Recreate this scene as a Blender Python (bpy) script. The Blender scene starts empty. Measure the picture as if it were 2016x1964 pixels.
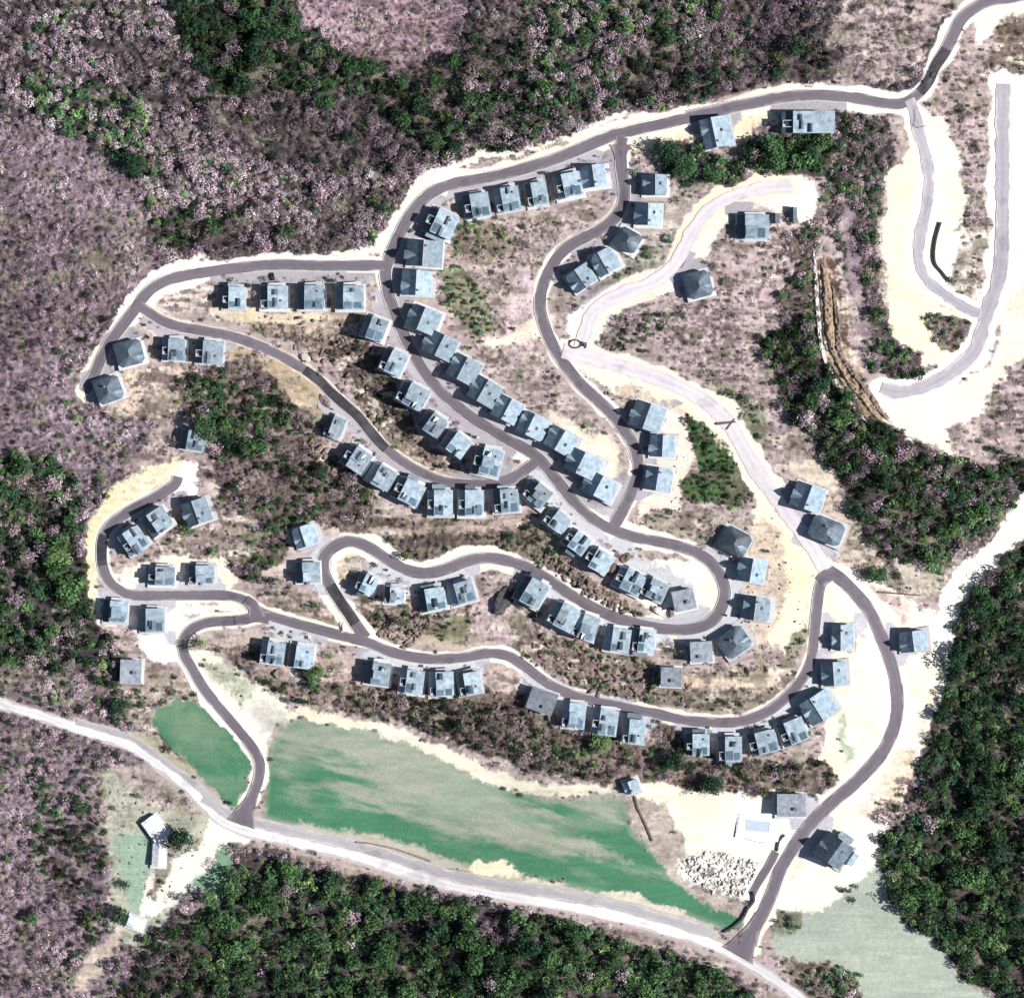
import bpy, math, random
import numpy as np

# ------------------------------------------------------------------ camera, sky, sun, exposure
K = 0.28                    # metres per photo pixel
CX, CY = 1008.0, 982.0
H = 2000.0                  # camera height above the datum
scene = bpy.context.scene
COL = scene.collection
cam_d = bpy.data.cameras.new('camera'); cam = bpy.data.objects.new('camera', cam_d); COL.objects.link(cam)
cam.location = (0, 0, H); cam_d.sensor_width = 36; cam_d.lens = 36 * H / (2016 * K); cam_d.clip_end = 20000; cam_d.clip_start = 10
scene.camera = cam
SUN_EL, SUN_AZ = math.radians(40), math.radians(99)      # azimuth clockwise from north
world = bpy.data.worlds.new('World'); scene.world = world; world.use_nodes = True
wn = world.node_tree; bg = wn.nodes['Background']
sky = wn.nodes.new('ShaderNodeTexSky'); sky.sky_type = 'NISHITA'; sky.sun_disc = False
sky.sun_elevation = SUN_EL; sky.sun_rotation = SUN_AZ
wn.links.new(sky.outputs[0], bg.inputs[0]); bg.inputs[1].default_value = 0.05
sd = bpy.data.lights.new('sun', 'SUN'); sd.energy = 5.0; sd.angle = math.radians(0.5); sd.color = (1, .965, .93)
sun = bpy.data.objects.new('sun', sd); COL.objects.link(sun)
sun.rotation_euler = (math.radians(90) - SUN_EL, 0, math.radians(180) - SUN_AZ)
scene.view_settings.view_transform = 'Standard'; scene.view_settings.look = 'None'
scene.view_settings.exposure = 0.46; scene.view_settings.gamma = 1
scene.cycles.max_bounces = 4; scene.cycles.diffuse_bounces = 1; scene.cycles.transparent_max_bounces = 4

rng = np.random.default_rng(7); random.seed(7)

# ------------------------------------------------------------------ noise and terrain
_P = {}
def vnoise(x, y, seed):
    if seed not in _P: _P[seed] = np.random.default_rng(seed).random((256, 256)).astype(np.float32)
    g = _P[seed]
    xi = np.floor(x).astype(np.int64); yi = np.floor(y).astype(np.int64)
    fx = (x - xi).astype(np.float32); fy = (y - yi).astype(np.float32)
    fx = fx * fx * (3 - 2 * fx); fy = fy * fy * (3 - 2 * fy)
    x0 = xi & 255; x1 = (xi + 1) & 255; y0 = yi & 255; y1 = (yi + 1) & 255
    return (g[x0, y0] * (1 - fx) + g[x1, y0] * fx) * (1 - fy) + (g[x0, y1] * (1 - fx) + g[x1, y1] * fx) * fy
def fbm(x, y, scale, seed, octv=4, gain=.55):
    s = 0; a = 1; t = 0
    for i in range(octv):
        s = s + a * vnoise(x / scale + 13.7 * i, y / scale + 5.1 * i, seed + i); t += a; a *= gain; scale /= 2.03
    return s / t - .5                                   # about -0.5..0.5
def sst(a, b, x):
    t = np.clip((x - a) / (b - a), 0, 1); return t * t * (3 - 2 * t)

def terr(x, y):
    """smooth height in metres at world x (east), y (north)"""
    x = np.asarray(x, float); y = np.asarray(y, float)
    h = 24 * sst(-150, 190, y + .12 * x)
    h = h - 12 * sst(150, 290, x) * sst(-240, 60, -np.abs(y - 40) + 200 - 60)
    h = h + 5 * np.exp(-((x + 230) ** 2 + (y - 190) ** 2) / 9000.)
    h = h + 1.6 * np.sin(x / 31. + .6) * np.sin(y / 37. + 1.1)
    h = h - 3.0 * sst(-155, -230, y)
    f = np.exp(-(np.maximum(np.abs(x) - 420, 0) ** 2 + np.maximum(np.abs(y) - 420, 0) ** 2) / 3e5)
    return h * f
def at(px, py, dz=0.0):
    """photo pixel -> world point on the terrain (+dz)"""
    px = np.asarray(px, float); py = np.asarray(py, float)
    X = (px - CX) * K; Y = -(py - CY) * K; x, y = X, Y
    for _ in range(3):
        z = terr(x, y); x = X * (H - z) / H; y = Y * (H - z) / H
    return x, y, terr(x, y) + dz

# ------------------------------------------------------------------ helpers
def link(o, parent=None):
    COL.objects.link(o)
    if parent is not None: o.parent = parent
    return o
def tag(o, label=None, cat=None, group=None, kind=None):
    if label: o['label'] = label
    if cat: o['category'] = cat
    if group: o['group'] = group
    if kind: o['kind'] = kind
    return o
def empty(name, loc, rz=0.0):
    o = bpy.data.objects.new(name, None); o.empty_display_size = 1; link(o); o.location = loc; o.rotation_euler = (0, 0, rz); return o

class MB:
    def __init__(s): s.v = []; s.f = []
    def quad(s, pts):
        b = len(s.v); s.v += [tuple(p) for p in pts]; s.f.append(tuple(range(b, b + len(pts)))); return s
    def box(s, x0, x1, y0, y1, z0, z1):
        b = len(s.v)
        s.v += [(x0, y0, z0), (x1, y0, z0), (x1, y1, z0), (x0, y1, z0), (x0, y0, z1), (x1, y0, z1), (x1, y1, z1), (x0, y1, z1)]
        s.f += [(b, b + 3, b + 2, b + 1), (b + 4, b + 5, b + 6, b + 7), (b, b + 1, b + 5, b + 4), (b + 1, b + 2, b + 6, b + 5), (b + 2, b + 3, b + 7, b + 6), (b + 3, b, b + 4, b + 7)]
        return s
    def slab(s, top, t):
        """a sheet (list of coplanar-ish points) given a thickness t downwards"""
        n = len(top); b = len(s.v); s.v += [tuple(p) for p in top] + [(p[0], p[1], p[2] - t) for p in top]
        s.f.append(tuple(range(b, b + n))); s.f.append(tuple(range(b + 2 * n - 1, b + n - 1, -1)))
        for i in range(n): j = (i + 1) % n; s.f.append((b + i, b + n + i, b + n + j, b + j))
        return s
    def bar(s, p, q, r0, r1=None, n=6):
        r1 = r0 if r1 is None else r1
        p = np.array(p, float); q = np.array(q, float); d = q - p; d /= np.linalg.norm(d) + 1e-9
        u = np.cross(d, (0, 0, 1) if abs(d[2]) < .9 else (1, 0, 0)); u /= np.linalg.norm(u); w = np.cross(d, u)
        b = len(s.v)
        for c, r in ((p, r0), (q, r1)):
            for i in range(n):
                a = 2 * math.pi * i / n; s.v.append(tuple(c + r * (math.cos(a) * u + math.sin(a) * w)))
        for i in range(n): j = (i + 1) % n; s.f.append((b + i, b + j, b + n + j, b + n + i))
        s.f.append(tuple(range(b + n - 1, b - 1, -1))); s.f.append(tuple(range(b + n, b + 2 * n)))
        return s
    def build(s, name, mat, parent=None, loc=None):
        me = bpy.data.meshes.new(name); me.from_pydata(s.v, [], s.f); me.update(); me.materials.append(mat)
        o = bpy.data.objects.new(name, me); link(o, parent)
        if loc is not None: o.location = loc
        return o
def np_mesh(name, verts, faces, mat, col=None, nper=3):
    """fast mesh from arrays; faces (n,nper)"""
    me = bpy.data.meshes.new(name); nv = len(verts); nf = len(faces)
    me.vertices.add(nv); me.vertices.foreach_set('co', np.ascontiguousarray(verts, np.float32).ravel())
    me.loops.add(nf * nper); me.loops.foreach_set('vertex_index', np.ascontiguousarray(faces, np.int32).ravel())
    me.polygons.add(nf); me.polygons.foreach_set('loop_start', np.arange(0, nf * nper, nper, dtype=np.int32))
    me.update(calc_edges=True)
    if col is not None:
        a = me.color_attributes.new('tint', 'FLOAT_COLOR', 'POINT')
        c4 = np.ones((nv, 4), np.float32); c4[:, :3] = col; a.data.foreach_set('color', c4.ravel())
    me.materials.append(mat); return me

# ------------------------------------------------------------------ materials
def mat_base(name, rough=.9, spec=.2):
    m = bpy.data.materials.new(name); m.use_nodes = True; n = m.node_tree
    b = n.nodes['Principled BSDF']; b.inputs['Roughness'].default_value = rough; b.inputs['Specular IOR Level'].default_value = spec
    return m, n, b
def noisemat(name, c1, c2, scale=1.0, rough=.9, spec=.2, detail=6, bump=0.0, lo=.35, hi=.65, rnd=0.0, stretch=None, c3=None, scale3=.05):
    m, n, b = mat_base(name, rough, spec); N = n.nodes; L = n.links
    tc = N.new('ShaderNodeTexCoord'); src = tc.outputs['Object']
    if stretch:
        mp = N.new('ShaderNodeMapping'); mp.inputs['Scale'].default_value = stretch; L.new(src, mp.inputs[0]); src = mp.outputs[0]
    t = N.new('ShaderNodeTexNoise'); t.inputs['Scale'].default_value = scale; t.inputs['Detail'].default_value = detail; t.inputs['Roughness'].default_value = .62
    L.new(src, t.inputs['Vector'])
    r = N.new('ShaderNodeValToRGB'); r.color_ramp.elements[0].position = lo; r.color_ramp.elements[1].position = hi
    r.color_ramp.elements[0].color = (*c1, 1); r.color_ramp.elements[1].color = (*c2, 1); L.new(t.outputs[0], r.inputs[0]); out = r.outputs[0]
    if c3:
        t3 = N.new('ShaderNodeTexNoise'); t3.inputs['Scale'].default_value = scale3; t3.inputs['Detail'].default_value = 4; L.new(tc.outputs['Object'], t3.inputs['Vector'])
        r3 = N.new('ShaderNodeValToRGB'); r3.color_ramp.elements[0].position = .48; r3.color_ramp.elements[1].position = .62; L.new(t3.outputs[0], r3.inputs[0])
        mx = N.new('ShaderNodeMix'); mx.data_type = 'RGBA'; L.new(r3.outputs[0], mx.inputs[0]); L.new(out, mx.inputs[6]); mx.inputs[7].default_value = (*c3, 1); out = mx.outputs[2]
    if rnd:
        oi = N.new('ShaderNodeObjectInfo'); mr = N.new('ShaderNodeMapRange'); mr.inputs[3].default_value = 1 - rnd; mr.inputs[4].default_value = 1 + rnd
        L.new(oi.outputs['Random'], mr.inputs[0]); hs = N.new('ShaderNodeHueSaturation'); L.new(mr.outputs[0], hs.inputs['Value']); L.new(out, hs.inputs['Color']); out = hs.outputs[0]
    L.new(out, b.inputs['Base Color'])
    if bump:
        bp = N.new('ShaderNodeBump'); bp.inputs['Strength'].default_value = bump; bp.inputs['Distance'].default_value = .3; L.new(t.outputs[0], bp.inputs['Height']); L.new(bp.outputs[0], b.inputs['Normal'])
    return m
def tintmat(name, nscale, amp, bump=0.0, transl=0.0, rough=.95):
    """base colour from the mesh's own 'tint' attribute, varied by noise"""
    m, n, b = mat_base(name, rough, .1); N = n.nodes; L = n.links
    a = N.new('ShaderNodeAttribute'); a.attribute_name = 'tint'
    tc = N.new('ShaderNodeTexCoord'); t = N.new('ShaderNodeTexNoise'); t.inputs['Scale'].default_value = nscale; t.inputs['Detail'].default_value = 7; t.inputs['Roughness'].default_value = .7
    L.new(tc.outputs['Object'], t.inputs['Vector'])
    mr = N.new('ShaderNodeMapRange'); mr.inputs[1].default_value = .3; mr.inputs[2].default_value = .7; mr.inputs[3].default_value = 1 - amp; mr.inputs[4].default_value = 1 + amp
    L.new(t.outputs[0], mr.inputs[0])
    vm = N.new('ShaderNodeVectorMath'); vm.operation = 'SCALE'; L.new(a.outputs['Color'], vm.inputs[0]); L.new(mr.outputs[0], vm.inputs['Scale'])
    L.new(vm.outputs[0], b.inputs['Base Color'])
    if bump:
        bp = N.new('ShaderNodeBump'); bp.inputs['Strength'].default_value = bump; bp.inputs['Distance'].default_value = .4; L.new(t.outputs[0], bp.inputs['Height']); L.new(bp.outputs[0], b.inputs['Normal'])
    return m
M = {}
M['ground'] = tintmat('ground_soil', 1.1, .22, .35)
M['road'] = tintmat('road_surface', 1.6, .13, .06)
M['leaf'] = tintmat('foliage', .8, .3)
M['asphalt'] = noisemat('asphalt', (.118, .104, .122), (.165, .148, .170), 1.6, .92, .2, 8, .05, c3=(.135, .118, .132), scale3=.06)
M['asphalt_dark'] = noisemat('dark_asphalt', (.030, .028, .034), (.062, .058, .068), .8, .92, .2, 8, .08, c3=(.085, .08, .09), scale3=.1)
M['asphalt_pale'] = noisemat('pale_asphalt', (.31, .29, .33), (.42, .395, .44), 1.4, .92, .2, 8, .05)
M['apron'] = noisemat('parking_concrete', (.33, .305, .335), (.42, .39, .425), .9, .92, .2, 8, .04, c3=(.42, .40, .44), scale3=.04)
M['apron_white'] = noisemat('white_concrete', (.42, .44, .48), (.58, .59, .62), .7, .9, .2, 8, .04, c3=(.50, .50, .54), scale3=.05)
M['kerb'] = noisemat('kerb_concrete', (.55, .53, .50), (.72, .70, .66), .6)
M['gravel'] = noisemat('white_gravel', (.60, .58, .60), (.80, .78, .80), .8, .95, .1, 8, .1, c3=(.52, .49, .51), scale3=.04)
M['gravel_grey'] = noisemat('grey_gravel', (.26, .25, .265), (.40, .385, .395), .7, .95, .1, 8, .1, c3=(.46, .44, .43), scale3=.05)
M['dirt_road'] = noisemat('dirt_track', (.42, .385, .435), (.52, .48, .53), .5, .95, .1, 8, .1, c3=(.60, .565, .60), scale3=.05)
M['wall'] = noisemat('render_wall', (.38, .40, .42), (.5, .51, .53), .8, rnd=.12)
def roofmat(name, c, rough=.55, stripes=2.2):
    m, n, b = mat_base(name, rough, .35); N = n.nodes; L = n.links
    tc = N.new('ShaderNodeTexCoord'); oi = N.new('ShaderNodeObjectInfo')
    ad = N.new('ShaderNodeVectorMath'); ad.operation = 'ADD'; L.new(tc.outputs['Object'], ad.inputs[0]); L.new(oi.outputs['Location'], ad.inputs[1])
    t = N.new('ShaderNodeTexNoise'); t.inputs['Scale'].default_value = .35; t.inputs['Detail'].default_value = 8; t.inputs['Roughness'].default_value = .65; L.new(ad.outputs[0], t.inputs['Vector'])
    w = N.new('ShaderNodeTexWave'); w.bands_direction = 'Y'; w.inputs['Scale'].default_value = stripes; L.new(tc.outputs['Object'], w.inputs['Vector'])
    mr = N.new('ShaderNodeMapRange'); mr.inputs[1].default_value = .3; mr.inputs[2].default_value = .7; mr.inputs[3].default_value = .55; mr.inputs[4].default_value = 1.35; L.new(t.outputs[0], mr.inputs[0])
    m2 = N.new('ShaderNodeMapRange'); m2.inputs[3].default_value = .70; m2.inputs[4].default_value = 1.25; L.new(oi.outputs['Random'], m2.inputs[0])
    m3 = N.new('ShaderNodeMapRange'); m3.inputs[3].default_value = .93; m3.inputs[4].default_value = 1.05; L.new(w.outputs['Fac'], m3.inputs[0])
    p = N.new('ShaderNodeMath'); p.operation = 'MULTIPLY'; L.new(mr.outputs[0], p.inputs[0]); L.new(m2.outputs[0], p.inputs[1])
    q = N.new('ShaderNodeMath'); q.operation = 'MULTIPLY'; L.new(p.outputs[0], q.inputs[0]); L.new(m3.outputs[0], q.inputs[1])
    vm = N.new('ShaderNodeVectorMath'); vm.operation = 'SCALE'; vm.inputs[0].default_value = c; L.new(q.outputs[0], vm.inputs['Scale']); L.new(vm.outputs[0], b.inputs['Base Color'])
    bp = N.new('ShaderNodeBump'); bp.inputs['Strength'].default_value = .3; bp.inputs['Distance'].default_value = .06; L.new(w.outputs['Fac'], bp.inputs['Height']); L.new(bp.outputs[0], b.inputs['Normal'])
    return m
M['roof_gable'] = roofmat('blue_grey_roof', (.235, .315, .385))
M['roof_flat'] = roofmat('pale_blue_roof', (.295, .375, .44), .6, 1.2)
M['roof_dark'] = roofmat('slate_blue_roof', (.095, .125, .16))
M['roof_grey'] = roofmat('plain_grey_roof', (.24, .265, .31), .7, 1.5)
M['roof_white'] = roofmat('white_roof', (.80, .82, .85), .7, 1.0)
M['roof_glass'] = noisemat('blue_roof_glazing', (.07, .12, .165), (.14, .21, .27), .5, .3, .5, rnd=.3)
M['deck'] = noisemat('pale_terrace', (.46, .47, .49), (.60, .61, .62), .5, rnd=.15)
M['glass'] = noisemat('dark_window_glass', (.012, .02, .028), (.05, .09, .12), .9, .15, .6, rnd=.3)
M['blue_glass'] = noisemat('blue_window_glass', (.04, .12, .20), (.08, .20, .30), .9, .15, .6)
M['brick'] = noisemat('chimney_brick', (.22, .16, .15), (.34, .27, .25), 2)
M['bark'] = noisemat('bark', (.07, .05, .04), (.14, .11, .09), 3)
M['rock_brown'] = noisemat('brown_rock', (.13, .10, .09), (.27, .21, .19), .9, .95, .1, 8, .6, rnd=.3)
M['rock_pale'] = noisemat('pale_rock', (.42, .38, .34), (.7, .67, .63), .9, .95, .1, 8, .5, rnd=.2)
M['rock_dark'] = noisemat('dark_rock', (.03, .03, .033), (.11, .105, .11), .9, .9, .2, 8, .6, rnd=.2)
M['rock_gold'] = noisemat('golden_rock', (.20, .15, .10), (.42, .33, .24), 1.2, .95, .1, 8, .9)
M['wood'] = noisemat('old_wood', (.09, .07, .06), (.17, .13, .11), 3)
M['blackpaint'] = noisemat('dark_paint', (.012, .012, .014), (.03, .028, .03), 2, .4, .5)
M['redpaint'] = noisemat('dull_red_paint', (.28, .10, .09), (.36, .14, .12), 2, .6, .3)
M['whitepaint'] = noisemat('white_paint', (.7, .7, .7), (.82, .82, .82), 2, .6, .3)

# ------------------------------------------------------------------ roads in photo pixels
A_ = [(2070,-30),(1999,-6),(1955,0),(1925,12),(1894,36),(1878,66),(1861,100),(1841,131),(1826,163),(1802,190),(1774,204),(1736,203),(1689,194),(1631,188),(1579,188),(1526,194),(1494,201),(1446,210),(1394,223),(1310,243),(1263,253),(1210,266),(1171,281),(1131,298),(1079,318),(1039,330),(1000,341),(946,352),(894,362),(854,377),(823,404),(797,441),(778,480),(766,508),(758,535),(763,570),(776,613),(797,663),(823,713),(854,755),(889,790),(931,823),(973,849),(1000,866),(1039,886),(1066,908),(1092,940),(1118,973),(1142,1000),(1168,1022),(1205,1042),(1249,1057),(1302,1067),(1354,1081),(1394,1102),(1417,1131),(1427,1163),(1421,1194),(1403,1221),(1373,1235),(1341,1239),(1302,1237),(1263,1230),(1223,1219),(1184,1204),(1144,1183),(1110,1162),(1079,1141),(1039,1118),(1000,1104),(959,1098),(920,1104),(881,1119),(841,1128),(802,1122),(763,1101),(731,1080),(705,1068),(681,1066),(655,1078),(637,1100),(638,1126),(650,1152),(668,1181),(686,1207),(702,1231),(720,1256)]
B_ = [(757,522),(684,523),(631,523),(552,521),(500,524),(433,532),(368,542),(323,554),(291,575),(263,612),(236,647),(215,676),(197,710),(184,742),(166,772)]
B2_ = [(272,600),(302,621),(341,640),(394,650),(446,660),(500,677),(552,700),(592,723),(626,747),(652,773),(679,797),(705,820),(731,852),(757,881),(794,910),(836,933),(881,949),(933,954),(973,951),(1004,943),(1030,927),(1056,908)]
C_ = [(1225,270),(1222,289),(1223,328),(1228,368),(1226,402),(1207,433),(1171,457),(1131,478),(1103,500),(1079,539),(1066,574),(1064,610),(1074,647),(1089,681),(1110,715),(1139,752),(1173,784),(1205,815),(1231,849),(1249,881),(1256,915),(1252,946),(1239,978),(1224,1008),(1208,1036)]
D_ = [(350,938),(342,955),(302,981),(257,1005),(223,1029),(205,1053),(200,1081),(202,1113),(213,1142),(234,1160),(263,1171),(315,1172),(394,1171),(446,1172),(478,1180),(499,1197),(526,1210),(579,1226),(631,1240),(684,1254),(723,1264),(763,1280),(802,1291),(855,1297),(907,1294),(960,1286),(1000,1291),(1034,1312),(1066,1337),(1105,1359),(1158,1377),(1223,1391),(1289,1404),(1354,1418),(1420,1422),(1460,1419),(1500,1406),(1534,1384),(1566,1354),(1587,1323),(1600,1284),(1604,1236),(1608,1197),(1613,1160),(1620,1143),(1634,1134)]
E_ = [(502,1212),(480,1220),(446,1222),(410,1225),(378,1238),(362,1260),(362,1284),(376,1312),(402,1355),(433,1394),(465,1431),(490,1462),(505,1485),(512,1508),(507,1540),(495,1570),(480,1604)]
F_ = [(1628,1120),(1658,1142),(1684,1168),(1710,1200),(1728,1236),(1744,1276),(1757,1315),(1765,1354),(1767,1394),(1760,1431),(1744,1469),(1722,1500),(1684,1540),(1644,1574),(1605,1611),(1579,1643),(1553,1682),(1534,1716),(1521,1753),(1503,1795),(1487,1825),(1478,1860)]
G_ = [(-90,1352),(-20,1375),(21,1391),(79,1408),(144,1430),(197,1446),(249,1464),(302,1496),(345,1530),(381,1560),(420,1600),(455,1624),(500,1638),(552,1650),(631,1668),(710,1687),(789,1713),(868,1738),(946,1755),(1000,1764),(1079,1777),(1158,1791),(1236,1808),(1315,1830),(1394,1855),(1446,1880),(1500,1911),(1540,1938),(1590,1975),(1640,2010)]
G2_ = [(400,1568),(455,1606),(500,1618),(552,1631),(631,1649),(710,1667),(789,1692),(868,1717),(946,1735),(1000,1744),(1079,1757),(1158,1771),(1236,1788),(1315,1810),(1394,1833)]
G3_ = [(150,1420),(197,1434),(252,1450),(276,1464),(328,1502),(381,1540),(425,1580),(455,1603)]
I_ = [(1108,690),(1140,698),(1184,710),(1225,722),(1263,734),(1328,757),(1394,794),(1433,831),(1460,875),(1486,920),(1520,970),(1552,1014),(1584,1054),(1608,1092),(1626,1122)]
H_ = [(1140,685),(1152,655),(1163,622),(1192,594),(1236,574),(1285,556),(1322,528),(1345,492),(1366,452),(1398,412),(1440,388),(1500,372),(1560,366)]
H2_ = [(1322,552),(1342,536),(1356,515),(1364,496)]
J_ = [(1790,196),(1799,216),(1804,235),(1807,252),(1818,289),(1827,328),(1829,368),(1824,410),(1813,460),(1808,499),(1812,525),(1823,548),(1843,567),(1875,590),(1912,612),(1936,618)]
K_ = [(1976,165),(1974,236),(1974,368),(1973,480),(1970,526),(1962,566),(1947,605),(1935,647),(1920,689),(1884,726),(1845,750),(1802,767),(1765,771),(1735,762)]
L_ = [(1528,1676),(1512,1706),(1494,1735),(1480,1760)]
#        path, width px, material, shoulder px, name, dz
ROADS = [(A_, 22, 'asphalt', 12, 'asphalt_road'), (B_, 21, 'asphalt', 11, 'asphalt_road'), (B2_, 20, 'asphalt', 3, 'asphalt_road'),
         (C_, 22, 'asphalt', 5, 'asphalt_road'), (D_, 20, 'asphalt', 5, 'asphalt_road'), (E_, 19, 'asphalt', 9, 'asphalt_road'),
         (F_, 25, 'asphalt', 14, 'asphalt_road'), (G_, 17, 'gravel', 4, 'gravel_road'), (G2_, 20, 'gravel_grey', 4, 'gravel_road'), (G3_, 11, 'gravel_grey', 4, 'gravel_road'),
         (I_, 29, 'dirt_road', 14, 'dirt_road'), (H_, 25, 'dirt_road', 12, 'dirt_road'), (J_, 21, 'asphalt_pale', 12, 'pale_road'), (K_, 27, 'asphalt_pale', 14, 'pale_road'),
         (L_, 16, 'asphalt', 4, 'asphalt_road'), (H2_, 15, 'asphalt_pale', 10, 'pale_road')]
def smooth(path, step=4.0):
    P = np.array(path, float); Q = [P[0]]
    for i in range(len(P) - 1):
        p0 = P[max(i - 1, 0)]; p1 = P[i]; p2 = P[i + 1]; p3 = P[min(i + 2, len(P) - 1)]
        n = max(2, int(np.linalg.norm(p2 - p1) / step))
        for k in range(1, n + 1):
            t = k / n
            Q.append(.5 * ((2 * p1) + (-p0 + p2) * t + (2 * p0 - 5 * p1 + 4 * p2 - p3) * t * t + (-p0 + 3 * p1 - 3 * p2 + p3) * t ** 3))
    return np.array(Q)
def normals(S):
    T = np.gradient(S, axis=0); T /= np.linalg.norm(T, axis=1)[:, None] + 1e-9
    return np.stack([-T[:, 1], T[:, 0]], 1)             # pixel space: to the right-hand side of travel
SP = [smooth(r[0]) for r in ROADS]

# ------------------------------------------------------------------ the houses in photo pixels: x, y, width across the ridge, length along it, angle, type
# angle: degrees clockwise in the picture by which the bright slope's direction turns from due east; types: G gable, F low roof with roof windows, H hipped, L lean slab
HOUSES = [
 ('ntop', [(868,438,54,48,-24+48,'F'),(939,404,46,46,-10,'F'),(999,392,44,46,-10,'F'),(1057,381,38,44,-10,'F'),(1120,364,46,46,-12,'B'),(1168,347,48,42,-8,'G')]),
 ('neast', [(1290,364,44,40,0,'G'),(1277,422,52,42,2,'G'),(1236,472,46,40,30,'H'),(1192,515,46,44,-30,'G'),(1145,547,50,40,-35,'G')]),
 ('isol', [(1412,260,56,58,-12,'G'),(1592,240,100,42,0,'W'),(1482,446,58,46,0,'F'),(1376,560,48,50,-15,'H')]),
 ('brow', [(460,586,42,42,1,'F'),(539,585,50,44,0,'F'),(611,585,48,46,0,'F'),(688,585,50,46,0,'F')]),
 ('bwest', [(254,695,52,48,-15,'H'),(213,767,50,48,-20,'H'),(341,688,42,42,2,'F'),(411,693,50,44,4,'F')]),
 ('arow', [(736,646,42,44,20,'F'),(774,712,42,46,25,'F'),(812,778,52,44,28,'F'),(852,834,44,40,35,'F'),(898,873,46,40,36,'F'),(960,908,50,52,14,'F')]),
 ('aeast', [(836,499,68,50,4,'G'),(820,557,56,48,3,'G'),(834,629,60,46,22,'G'),(866,680,60,44,26,'G'),(914,727,56,46,28,'G'),(955,771,56,46,30,'G'),(999,806,50,44,28,'G'),(1050,838,54,44,26,'G'),(1105,868,56,42,30,'G'),(1150,914,64,44,26,'G'),(1182,958,62,42,28,'G')]),
 ('blow', [(658,841,32,42,20,'F'),(701,903,46,44,33,'F'),(750,938,48,42,30,'F'),(804,967,52,44,27,'F'),(866,990,46,50,0,'F'),(927,990,46,50,0,'F'),(997,986,46,46,-4,'F')]),
 ('ceast', [(1275,820,60,50,20,'G'),(1305,878,48,42,3,'G'),(1298,943,50,46,9,'G')]),
 ('ieast', [(1592,979,60,48,20,'G'),(1628,1044,64,46,22,'H')]),
 ('aloop', [(1058,972,44,40,38,'F'),(1097,1025,44,36,38,'F'),(1136,1066,44,36,36,'F'),(1178,1103,48,40,30,'F'),(1240,1143,52,42,26,'F'),(1288,1160,46,38,24,'F'),(1347,1181,42,40,-12,'L')]),
 ('asouth', [(1046,1165,50,52,30,'F'),(1110,1213,50,48,28,'F'),(1153,1234,42,48,20,'F'),(1216,1260,46,46,8,'F'),(1267,1262,40,44,8,'F'),(1381,1283,42,40,-3,'L'),(1446,1264,56,50,-35,'H'),(1322,1333,40,38,2,'L')]),
 ('loop', [(1447,1066,56,48,28,'H'),(1481,1123,52,46,10,'G'),(1490,1198,52,46,7,'G')]),
 ('tear', [(1660,1255,42,50,0,'G'),(1799,1262,52,40,-7,'G'),(1642,1326,48,46,-4,'G'),(1613,1392,60,50,-32,'G'),(1562,1441,48,46,-22,'F'),(1503,1462,52,44,-14,'F')]),
 ('dsouth', [(1067,1380,52,44,20,'L'),(1130,1409,42,50,6,'F'),(1191,1422,46,50,8,'F'),(1248,1440,40,48,5,'F'),(1374,1466,42,42,0,'F'),(1438,1474,42,48,0,'F')]),
 ('dleft', [(536,1285,44,44,8,'F'),(592,1293,44,44,8,'F'),(743,1326,46,44,8,'F'),(810,1342,44,46,7,'F'),(869,1347,44,48,-2,'F'),(925,1346,42,44,-10,'F')]),
 ('serp', [(722,1149,36,36,26,'F'),(776,1172,36,32,4,'F'),(851,1180,50,44,-10,'F'),(909,1167,46,42,-16,'F'),(600,1055,44,40,-18,'G'),(606,1127,44,40,-2,'F')]),
 ('left', [(317,1134,48,36,2,'F'),(396,1131,46,36,0,'F'),(262,1064,44,46,-34,'F'),(309,1027,46,44,-34,'F'),(387,1008,50,46,-20,'G'),(379,867,44,38,10,'F'),(226,1204,44,42,4,'F'),(298,1221,46,46,0,'F'),(257,1322,40,46,2,'L')]),
 ('field', [(1559,1585,56,44,0,'L'),(1243,1549,30,24,-20,'G'),(1642,1674,60,52,35,'X')]),
 ('farm', [(306,1632,34,52,-36,'S'),(312,1683,26,46,3,'S'),(266,1817,32,22,20,'S')]),
]

# ------------------------------------------------------------------ painted ground classes and vegetation maps
st = 2.0
fx = np.arange(-44, 2062, st); fy = np.arange(-44, 2010, st)
ext = np.array([20, 60, 140, 280, 500, 900, 1600, 2800, 5000, 9000.])
gx = np.concatenate([fx[0] - ext[::-1], fx, fx[-1] + ext]); gy = np.concatenate([fy[0] - ext[::-1], fy, fy[-1] + ext])
PX, PY = np.meshgrid(gx, gy, indexing='ij')
U, V_ = PX * K, PY * K
w1 = fbm(U, V_, 14, 11); w2 = fbm(U, V_, 14, 31); WX = PX + 34 * w1; WY = PY + 34 * w2     # ragged edges
w1f = fbm(U, V_, 3.0, 51, 3); w2f = fbm(U, V_, 3.0, 61, 3); w1v = fbm(U, V_, 1.1, 55, 2); w2v = fbm(U, V_, 1.1, 65, 2); WX += 14 * w1f + 9 * w1v; WY += 14 * w2f + 9 * w2v
n_big = fbm(U, V_, 45, 71); n_mid = fbm(U, V_, 9, 81); n_fine = fbm(U, V_, 1.8, 91, 3); n_str = fbm(U * .35, V_ * 2.2, 5, 101)
ALB = np.zeros(PX.shape + (3,), np.float32)
ROUGH = np.zeros(PX.shape, np.float32); DENS = np.ones(PX.shape, np.float32); PGREEN = np.full(PX.shape, .08, np.float32)
SIZE = np.full(PX.shape, 2.2, np.float32); TONE = np.ones(PX.shape, np.float32)
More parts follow.
